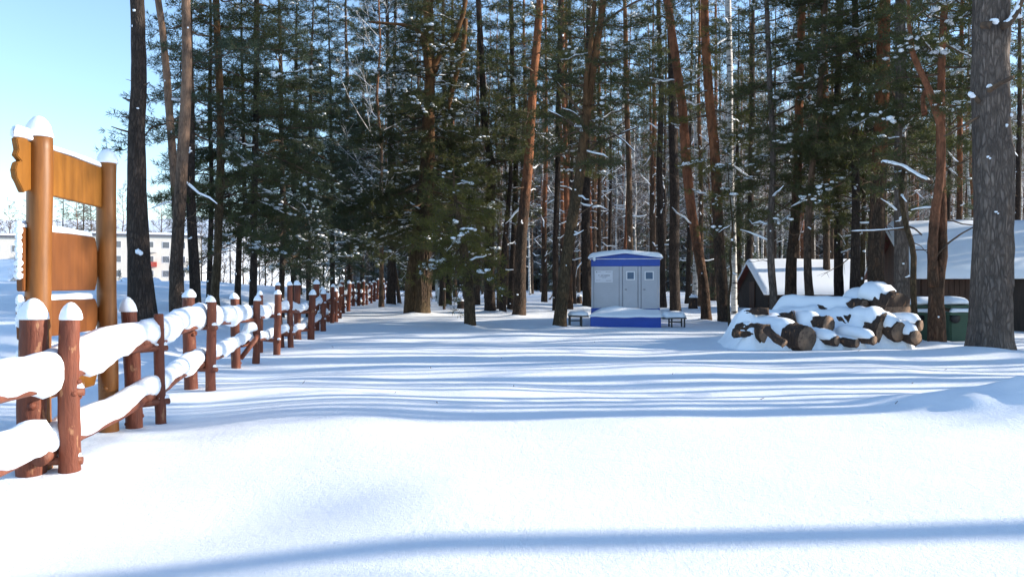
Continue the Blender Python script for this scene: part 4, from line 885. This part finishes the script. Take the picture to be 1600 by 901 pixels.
bm = bmesh.new(); poly_extrude(bm, [(-W2, yb - .02, rfz + .002), (W2, yb - .02, rfz + .002), (0, yb - .02, rfz + .145)], (0, .04, 0)); bmobj('gable_panel', bm, BLUEP, hut)
hb('trim', (-W2 - .03, yb - .035, rfz - .022), (W2 + .03, yb - .008, rfz - .001), WHITEP, hut, .004)
mb = MB(); nu, nv = 46, 30; U = np.linspace(-W2 - .10, W2 + .10, nu); V = np.linspace(yb - .13, yb + D + .1, nv); uu, vv = np.meshgrid(U, V)
bz = rfz + .036 + .15 * (1 - np.abs(uu) / (W2 + .05)); ed = np.minimum.reduce([uu - U[0], U[-1] - uu, vv - V[0], V[-1] - vv]); th = .15 * np.sqrt(np.clip(ed / .13, 0, 1)) * (1 + .15 * wav(uu * 3, vv * 3, 1.5)) - .05 * (1 - np.abs(uu) / W2)
top = np.stack([uu, vv, bz + np.maximum(th, .01)], -1).reshape(-1, 3); bot = np.stack([uu, vv, bz - .02], -1).reshape(-1, 3); N = len(top); i = np.arange(nv - 1)[:, None] * nu; j = np.arange(nu - 1)[None]; Q = np.stack([i + j, i + j + 1, i + nu + j + 1, i + nu + j], -1).reshape(-1, 4)
rim = np.concatenate([np.arange(nu), nu * np.arange(1, nv) + nu - 1, (nv - 1) * nu + np.arange(nu - 2, -1, -1), nu * np.arange(nv - 2, 0, -1)]); rk = np.roll(rim, -1)
mb.add(np.concatenate([top, bot]), Q, Q[:, ::-1] + N, np.stack([rim + N, rk + N, rk, rim], 1)); blobs(mb, [[-W2 + .10, yb - .12, rfz + .0]], np.array([[.05, .04, .09]]), rng); mb.build('snow', SNOW, rf_)
X = lambda px: (px - 977.5) * S * sc_
ZF = lambda py: EYE - (py - CY) * S * sc_ - hz
for x0, x1 in ((974, 996.5), (1002.5, 1027)):
    d = hb('door', (X(x0), yb - .024, ZF(482)), (X(x1), yb - .003, ZF(416)), GREYP, hut, .006)
    mb = MB(); tube(mb, [[X(x0) + .06, yb - .03, ZF(452)], [X(x0) + .06, yb - .055, ZF(452)], [X(x0) + .12, yb - .06, ZF(452)]], .009, 6); mb.build('handle', DARKM, d)
for px in (928.5, 968, 973, 997.3, 1001.8): hb('seam', (X(px) - .006, yb - .006, ZF(482)), (X(px) + .006, yb - .0015, ZF(416)), SEAM, hut, .001)
for x0, x1 in ((978.8, 992.5), (1007.2, 1021.5)):
    w_ = hb('window', (X(x0), yb - .045, ZF(437.5)), (X(x1), yb - .025, ZF(423.5)), WHITEP, hut, .004); hb('pane', (X(x0 + 1.8), yb - .050, ZF(435.8)), (X(x1 - 1.8), yb - .046, ZF(425.3)), GLASS, w_, .001)
pl = hb('notice_plate', (X(930), yb - .014, ZF(441)), (X(958), yb - .004, ZF(422.5)), PLATE, hut, .002)
bm = bmesh.new()
def ink(x0, x1, y0, y1): box(bm, (X(x0), yb - .018, ZF(y1)), (X(x1), yb - .0145, ZF(y0)))
ink(932, 934, 424, 425.6)
for a, n_, st, y0, y1 in ((935.5, 5, .85, 424.3, 425), (947, 10, .9, 424.4, 425.1), (936, 1, 1.6, 428.8, 430.6), (939.5, 3, 1.5, 429.2, 430.8), (945, 6, 1.5, 429.2, 430.8), (937, 14, .95, 432, 432.6), (942, 6, .95, 433.6, 434.1), (932, 8, .9, 437.4, 438.1), (947.5, 9, .95, 437.6, 438.6)):
    for k in range(n_): ink(a + k * st, a + k * st + st * .68, y0 + rng.uniform(0, .3), y1)
bmobj('lettering', bm, INK, pl)
st = hb('step', (-W - .03, -.0, -.25), (W + .04, yb - .012, zb(494)), BLUEP, hut, .012)
mb = MB(); nu, nv = 60, 22; U = np.linspace(-W - .07, W + .09, nu); V = np.linspace(-.06, yb - .02, nv); uu, vv = np.meshgrid(U, V); ed = np.minimum.reduce([uu - U[0], U[-1] - uu, vv - V[0]]); th = (.06 + .20 * ss(vv, -.05, .45) * ss(uu, -W - .1, -W + .35) * (1 - .35 * ss(uu, W * .2, W))) * np.sqrt(np.clip(ed / .09, 0, 1)) * (1 + .22 * wav(uu * 3, vv * 3, 2.4)) + .004
z0 = zb(494); top = np.stack([uu, vv, z0 + th], -1).reshape(-1, 3); bot = np.stack([uu, vv, 0 * uu + z0 - .03 + .025 * wav(uu * 4, vv, 2)], -1).reshape(-1, 3); N = len(top); i = np.arange(nv - 1)[:, None] * nu; j = np.arange(nu - 1)[None]; Q = np.stack([i + j, i + j + 1, i + nu + j + 1, i + nu + j], -1).reshape(-1, 4)
rim = np.concatenate([np.arange(nu), nu * np.arange(1, nv) + nu - 1, (nv - 1) * nu + np.arange(nu - 2, -1, -1), nu * np.arange(nv - 2, 0, -1)]); rk = np.roll(rim, -1); mb.add(np.concatenate([top, bot]), Q, Q[:, ::-1] + N, np.stack([rim + N, rk + N, rk, rim], 1)); mb.build('snow', SNOW, st)
# benches either side
def bench(label, x0, x1, ytop, yleg, legs, sth):
    Y = Yh - .05; s = Y / FPX; xa, xb = (x0 - CX) * s, (x1 - CX) * s; z = EYE - (ytop - CY) * s; xm = (xa + xb) / 2; g_ = float(gh(xm, Y))
    r_ = thing('bench', label, 'bench', (xm, Y, g_)); L = (xb - xa) / 2; zt = z - g_
    seat = boxo('seat', (-L, -.02, zt - .045), (L, .52, zt), DARKM, r_, .008)
    for lx in legs:
        for y in (.02, .46): boxo('leg', ((lx - CX) * s - xm - .022, y, -.2), ((lx - CX) * s - xm + .022, y + .045, zt - .046), DARKM, r_, .004)
    boxo('crossbar', ((legs[0] - CX) * s - xm, .47, zt * .42), ((legs[-1] - CX) * s - xm, .50, zt * .42 + .04), DARKM, r_, .004)
    mb = MB(); loaf(mb, [[-L - .02, .25, zt - .004], [0, .25, zt + .004], [L + .02, .25, zt - .004]], .30, sth, rng, 14, .05, .16); mb.build('snow', SNOW, seat)
bench('snow-covered bench with thin dark legs left of the hut', 889, 920, 493, 514, (891, 909), .15)
bench('snow-covered bench with thin dark legs right of the hut', 1036, 1073, 496, 511, (1050, 1070), .17)

# ------------------------------------------------------------------ log heap
rng = np.random.default_rng(55)
def log(label, px, py, rpx, Y, L, dirv, snow=.16, mat=LOG_W, r1=None, wide=1.15, off=.0, name='log', face=True, hood=False):
    c = np.array(at(px, py, Y)); d = np.array(dirv, float); d /= np.linalg.norm(d); r = rpx * 1.12 / FPX * Y; r1 = r1 or r * .9; c = c - d * .06
    root = thing(name, label, name, c)
    m = max(8, int(L / .07)); t = np.linspace(0, 1, m)[:, None]; P = d * L * t; P[:, 2] += .02 * np.sin(t[:, 0] * 4 + rng.uniform(0, 6)); rr = (r + (r1 - r) * t[:, 0]) * (1 + .04 * np.sin(t[:, 0] * 13 + rng.uniform(0, 6)))
    mb = MB(); tube(mb, P, rr, 20, True, .07, rng); o = mb.build('bark', mat, root)
    if face:
        mb = MB(); tube(mb, [d * -.012, d * .004], [r * .93, r * .95], 18, True, .03, rng); mb.build('cut_face', CUT, root)
    HEAP.append((c, d, L, r, r1, snow, off))
    if hood:
        mb = MB(); S = P + d * off + [0, 0, r * .35]; loaf(mb, S, r * wide, r * .65 + snow, rng, 16, .08, min(.25, L * .35), .35); mb.build('snow', SNOW, root)
    return root
HEAP = []
BL = (-.72, .66, .12); BM = (-.62, .78, .05)
log('huge front log of the heap with a dark crumbling end', 1257, 529, 19, 17.0, 1.7, (-.48, .86, .10), .14, off=.12, wide=1.35)
log('medium log lying above the huge front one, round grey end showing', 1291, 506, 12.5, 17.3, 1.5, (-.52, .85, .02), .13, wide=1.5)
log('log with a reddish split end in the middle of the heap', 1330, 505, 12, 17.7, 1.6, (-.55, .83, .05), .12, wide=1.4)
log('log with a grey twin-ringed end high in the heap, left of the biggest stump', 1347, 483, 13.5, 18.0, 1.7, (-.60, .80, .02), .12, wide=1.2)
log('biggest tilted stump crowning the heap under a thick snow hood', 1398, 486, 27, 17.9, .8, (-.40, .85, .14), .10, r1=.34, off=.10, wide=.88, hood=True)
log('wide split chunk with snow streaks below the biggest stump', 1378, 515, 21, 17.3, .8, (-.55, .80, .15), .10, r1=.27, wide=.95, hood=True)
log('narrow chunk leaning against the wide split one', 1401, 517, 14, 17.1, .7, (-.35, .9, .12), .12, wide=1.0, hood=True)
log('small round log low between the huge front log and the middle', 1304, 531, 7, 16.9, 1.2, (-.55, .83, .05), .13, wide=1.5, hood=True)
log('thin forked log end poking out low in the middle', 1335, 535, 6, 16.8, 1.0, (-.6, .8, .05), .12, wide=1.6)
log('small snow-hooded log low under the wide split chunk', 1362, 530, 6, 16.8, .9, (-.5, .85, .05), .15, wide=1.9, hood=True)
log('small log at the right foot of the heap with a full snow hood', 1428, 526, 10, 17.0, .7, (-.3, .95, .03), .17, wide=1.2, hood=True)
log('slim log just above the right foot of the heap', 1434, 508, 8, 17.4, .9, (-.65, .75, .05), .12, wide=1.4, hood=True)
log('snowy log at the left of the heap with a dark hollow end', 1192, 521, 14, 17.3, .7, (-.55, .82, .0), .10, wide=1.3)
log('thin dark branch piece at the left tip of the heap', 1150, 523, 5, 17.2, .75, (.96, .25, .06), .14, wide=1.6, face=False)
log('short stub sticking out of the snow on top of the left half', 1196, 487, 5, 17.9, .5, (-.92, .3, -.02), .05, wide=.9)
log('short branch end slanting into the snow left of the huge log', 1222, 534, 6, 16.7, .5, (-.5, .55, .5), 0)
log('long log buried to its back under the snow behind the heap', 1300, 492, 15, 18.5, 1.0, (-.97, .22, -.15), .12, wide=1.5)
log('buried log under the smooth snow at the left rear of the heap', 1240, 503, 17, 17.8, .6, (-.93, .34, -.25), .10, wide=1.6)

# snow that has settled over the backs of the logs and between them
gx, gy = np.arange(4.2, 9.0, .035), np.arange(16.5, 20.2, .035); GX, GY = np.meshgrid(gx, gy); G0 = gh(GX, GY); Z = G0.copy()
for c, d, L, r, r1, sn_, off in HEAP:
    if not sn_: continue
    for u in np.arange(.34 + r * .5 + off, L + .25, .05):
        p = c + d * u; rr = (r + (r1 - r) * u / L) * 1.12; q2 = (GX - p[0]) ** 2 + (GY - p[1]) ** 2; m = q2 < rr * rr
        Z[m] = np.maximum(Z[m], p[2] + np.sqrt(rr * rr - q2[m]) * .9 + sn_ * .55)
def blur(A, n):
    for _ in range(n):
        A = np.pad(A, 1, mode='edge'); A = (A[:-2] + A[1:-1] * 2 + A[2:]) / 4; A = (A[:, :-2] + A[:, 1:-1] * 2 + A[:, 2:]) / 4
    return A
dx = .035                                    # snow slumps: gently to the left and back, steeply towards the open log ends
for _ in range(60):
    A = Z.copy()
    A[:, :-1] = np.maximum(A[:, :-1], Z[:, 1:] - 1.5 * dx); A[:, 1:] = np.maximum(A[:, 1:], Z[:, :-1] - 4.5 * dx)
    A[1:] = np.maximum(A[1:], Z[:-1] - .9 * dx); A[:-1] = np.maximum(A[:-1], Z[1:] - 4.5 * dx); Z = A
Z = blur(Z, 2) + .022 * wav(GX, GY, 5, 4) + .014 * wav(GX, GY, 13, 14) + .006 * wav(GX, GY, 31, 20)
Z = G0 + (Z - G0) * ss(GX - .12 * (GY - 17.5) + .08 * wav(GX, GY, 6, 9), 4.38, 5.0)
e = np.minimum.reduce([GX - gx[0], gx[-1] - GX, GY - gy[0], gy[-1] - GY]); Z = np.where(Z < G0 + .03, G0 - .06, Z) - .3 * (1 - ss(e, 0, .3))
mb = MB(); nu, nv = len(gx), len(gy); i = np.arange(nv - 1)[:, None] * nu; j = np.arange(nu - 1)[None]; mb.add(np.stack([GX, GY, Z], -1), np.stack([i + j, i + j + 1, i + nu + j + 1, i + nu + j], -1).reshape(-1, 4))
tag(mb.build('snow_blanket', SNOW), 'smooth snow blanket settled over the backs of the piled logs', 'snow', kind='stuff')

# ------------------------------------------------------------------ bins
def bin_(label, px, Y, wpx, ztop_py, rz):
    x = (px - CX) / FPX * Y; g_ = float(gh(x, Y)); r_ = thing('wheelie_bin', label, 'bin', (x, Y, g_), rz); w_ = wpx / 2 / FPX * Y; zt = EYE - (ztop_py - CY) / FPX * Y - g_; d = w_ * 1.15
    bm = bmesh.new(); a = [bm.verts.new((sx * w_ * .78, sy * d * .78, -.1)) for sx, sy in ((-1, -1), (1, -1), (1, 1), (-1, 1))]; b_ = [bm.verts.new((sx * w_ * .95, sy * d * .95, zt)) for sx, sy in ((-1, -1), (1, -1), (1, 1), (-1, 1))]
    bm.faces.new(a[::-1]); bm.faces.new(b_)
    for k in range(4): bm.faces.new((a[k], a[(k + 1) % 4], b_[(k + 1) % 4], b_[k]))
    bmesh.ops.bevel(bm, geom=bm.edges[:], offset=.03, segments=3, affect='EDGES'); bmobj('body', bm, BINP, r_)
    boxo('rim', (-w_ * 1.06, -d * 1.06, zt - .07), (w_ * 1.06, d * 1.06, zt + .002), BINP, r_, .015)
    bm = bmesh.new(); poly_extrude(bm, [(-w_ * 1.05, -d * 1.1, zt + .10), (-w_ * 1.05, d, zt + .13), (-w_ * 1.05, d, zt + .20), (-w_ * 1.05, -d * 1.1, zt + .16)], (w_ * 2.1, 0, 0)); bmesh.ops.bevel(bm, geom=bm.edges[:], offset=.015, segments=2, affect='EDGES'); ld = bmobj('lid', bm, BINP, r_)
    mb = MB(); loaf(mb, [[-w_, 0, zt + .18], [0, 0, zt + .19], [w_, 0, zt + .18]], d * .95, .17, rng, 16, .03, .2); mb.build('snow', SNOW, ld)
    mb = MB(); loaf(mb, [[-w_, -d * .95, zt + .004], [w_, -d * .95, zt + .004]], .07, .09, rng, 10, .05, .06); mb.build('rim_snow', SNOW, r_)
    for sx in (-1, 1):
        o = None; mb = MB(); c = np.array([sx * w_ * .8, d * .8, .07]); tube(mb, [c - [.03, 0, 0], c + [.03, 0, 0]], .1, 16); mb.build('wheel', BLACKP, r_)
    mb = MB(); c = np.array([-w_ * .55, -d * .93, zt * .80]); tube(mb, [c + [0, .03, 0], c + [0, -.035, 0]], .115, 18); mb.build('round_badge', BLACKP, r_)
    mb = MB(); tube(mb, [[-w_ * .7, d, zt + .02], [-w_ * .7, d + .1, zt + .06], [w_ * .7, d + .1, zt + .06], [w_ * .7, d, zt + .02]], .016, 8); mb.build('handle', BINP, r_)
bin_('green wheelie bin with a snow-covered lid beside the twin-stemmed orange pine', 1489, 19.6, 40, 487, R(6))
bin_('second wheelie bin mostly hidden between the log heap and the orange pine', 1440, 20.2, 38, 487, R(-8))

# ------------------------------------------------------------------ small things in the wood
p = hit(688, 474); t = thing('stone_post', 'short pale round-topped post with a snow cap near the thick twin trunk', 'post', p); mb = MB(); tube(mb, [[0, 0, -.2], [0, 0, .3], [0, 0, .72], [0, 0, .84], [0, 0, .9]], [.18, .175, .165, .13, .05], 18, True, .01, rng); mb.build('shaft', CONC, t); mb = MB(); dome(mb, (0, 0, .82), .15, .14, rng); mb.build('snow_cap', SNOW, t)
p = hit(678, 472); t = thing('marker_board', 'narrow pale board standing just left of the round-topped post', 'board', (p.x, p.y + 2, p.z)); bm = bmesh.new(); poly_extrude(bm, [(-.10, 0, -.2), (.10, 0, -.2), (.10, 0, 1.15), (.02, 0, 1.4), (-.10, 0, 1.5)], (0, .05, 0)); bmobj('panel', bm, CONC, t); mb = MB(); blobs(mb, [[0, .02, 1.42]], np.array([[.13, .06, .06]]), rng); mb.build('snow', SNOW, t)
def stump(label, px, py, r, h, cap, bark=LOG_W):
    p = hit(px, py); t = thing('tree_stump', label, 'stump', p); mb = MB(); tube(mb, [[0, 0, -.2], [0, 0, .1], [.02, 0, h]], [r * 1.25, r, r * .85], 12, True, .06, rng); mb.build('bark', bark, t); mb = MB(); dome(mb, (.02, 0, h), r * .95, cap, rng); mb.build('snow_cap', SNOW, t)
stump('dark stump left of the small snub pine, topped by snow', 720, 482, .17, .35, .10)
stump('snow-streaked stump between the reddish leaning pine and the dark trunk', 1083, 482, .2, .5, .14)
stump('thin broken stem close to the small snub pine', 694, 483, .06, .9, .06)
stump('snowy stump at the back, left of the hut', 905, 474, .16, .4, .12)
def fallen(label, pts, w_, mat=LOG_W):
    b = np.array(hit(*pts[0])); t = thing('fallen_branch', label, 'branch', b); P = [np.array([0, 0, -.05])] + [np.array(at(x, y, b[1])) - b for x, y in pts[1:]]; mb = MB(); tube(mb, P, np.linspace(w_, w_ * .5, len(P)), 8, True, .08, rng); mb.build('wood', mat, t); mb = MB(); loaf(mb, np.array(P) + [0, 0, w_ * .6], w_ * 1.2, w_ * 2, rng, 8); mb.build('snow', SNOW, t)
fallen('snowy fallen branch propped against the wood left of the leaning forked pine', [(858, 468), (868, 450), (872, 436)], .07)
fallen('snow-laden stub of wood left of the hut wall', [(893, 470), (902, 420), (912, 408)], .06)
# dry stalks and crumbs lying on the snow
tw = MB(); a = []; b2 = []
for i in range(26):
    p = hit(rng.uniform(350, 1500), rng.uniform(480, 640)); q = np.array(p); d = rng.normal(0, .05, 3); d[2] = abs(d[2]) * .4
    a.append(q + [0, 0, -.01]); b2.append(q + d + [0, 0, .012])
sticks(tw, a, b2, .006, .003, 4); tag(tw.build('twig_litter', LIMB), 'small dark twigs scattered over the snow of the clearing', 'twigs', kind='stuff')
# remove any prototype that found no place
for o in [o for o in bpy.data.objects if o.parent is None and o.location.z < -40]:
    for ch in list(o.children): bpy.data.objects.remove(ch)
    bpy.data.objects.remove(o)
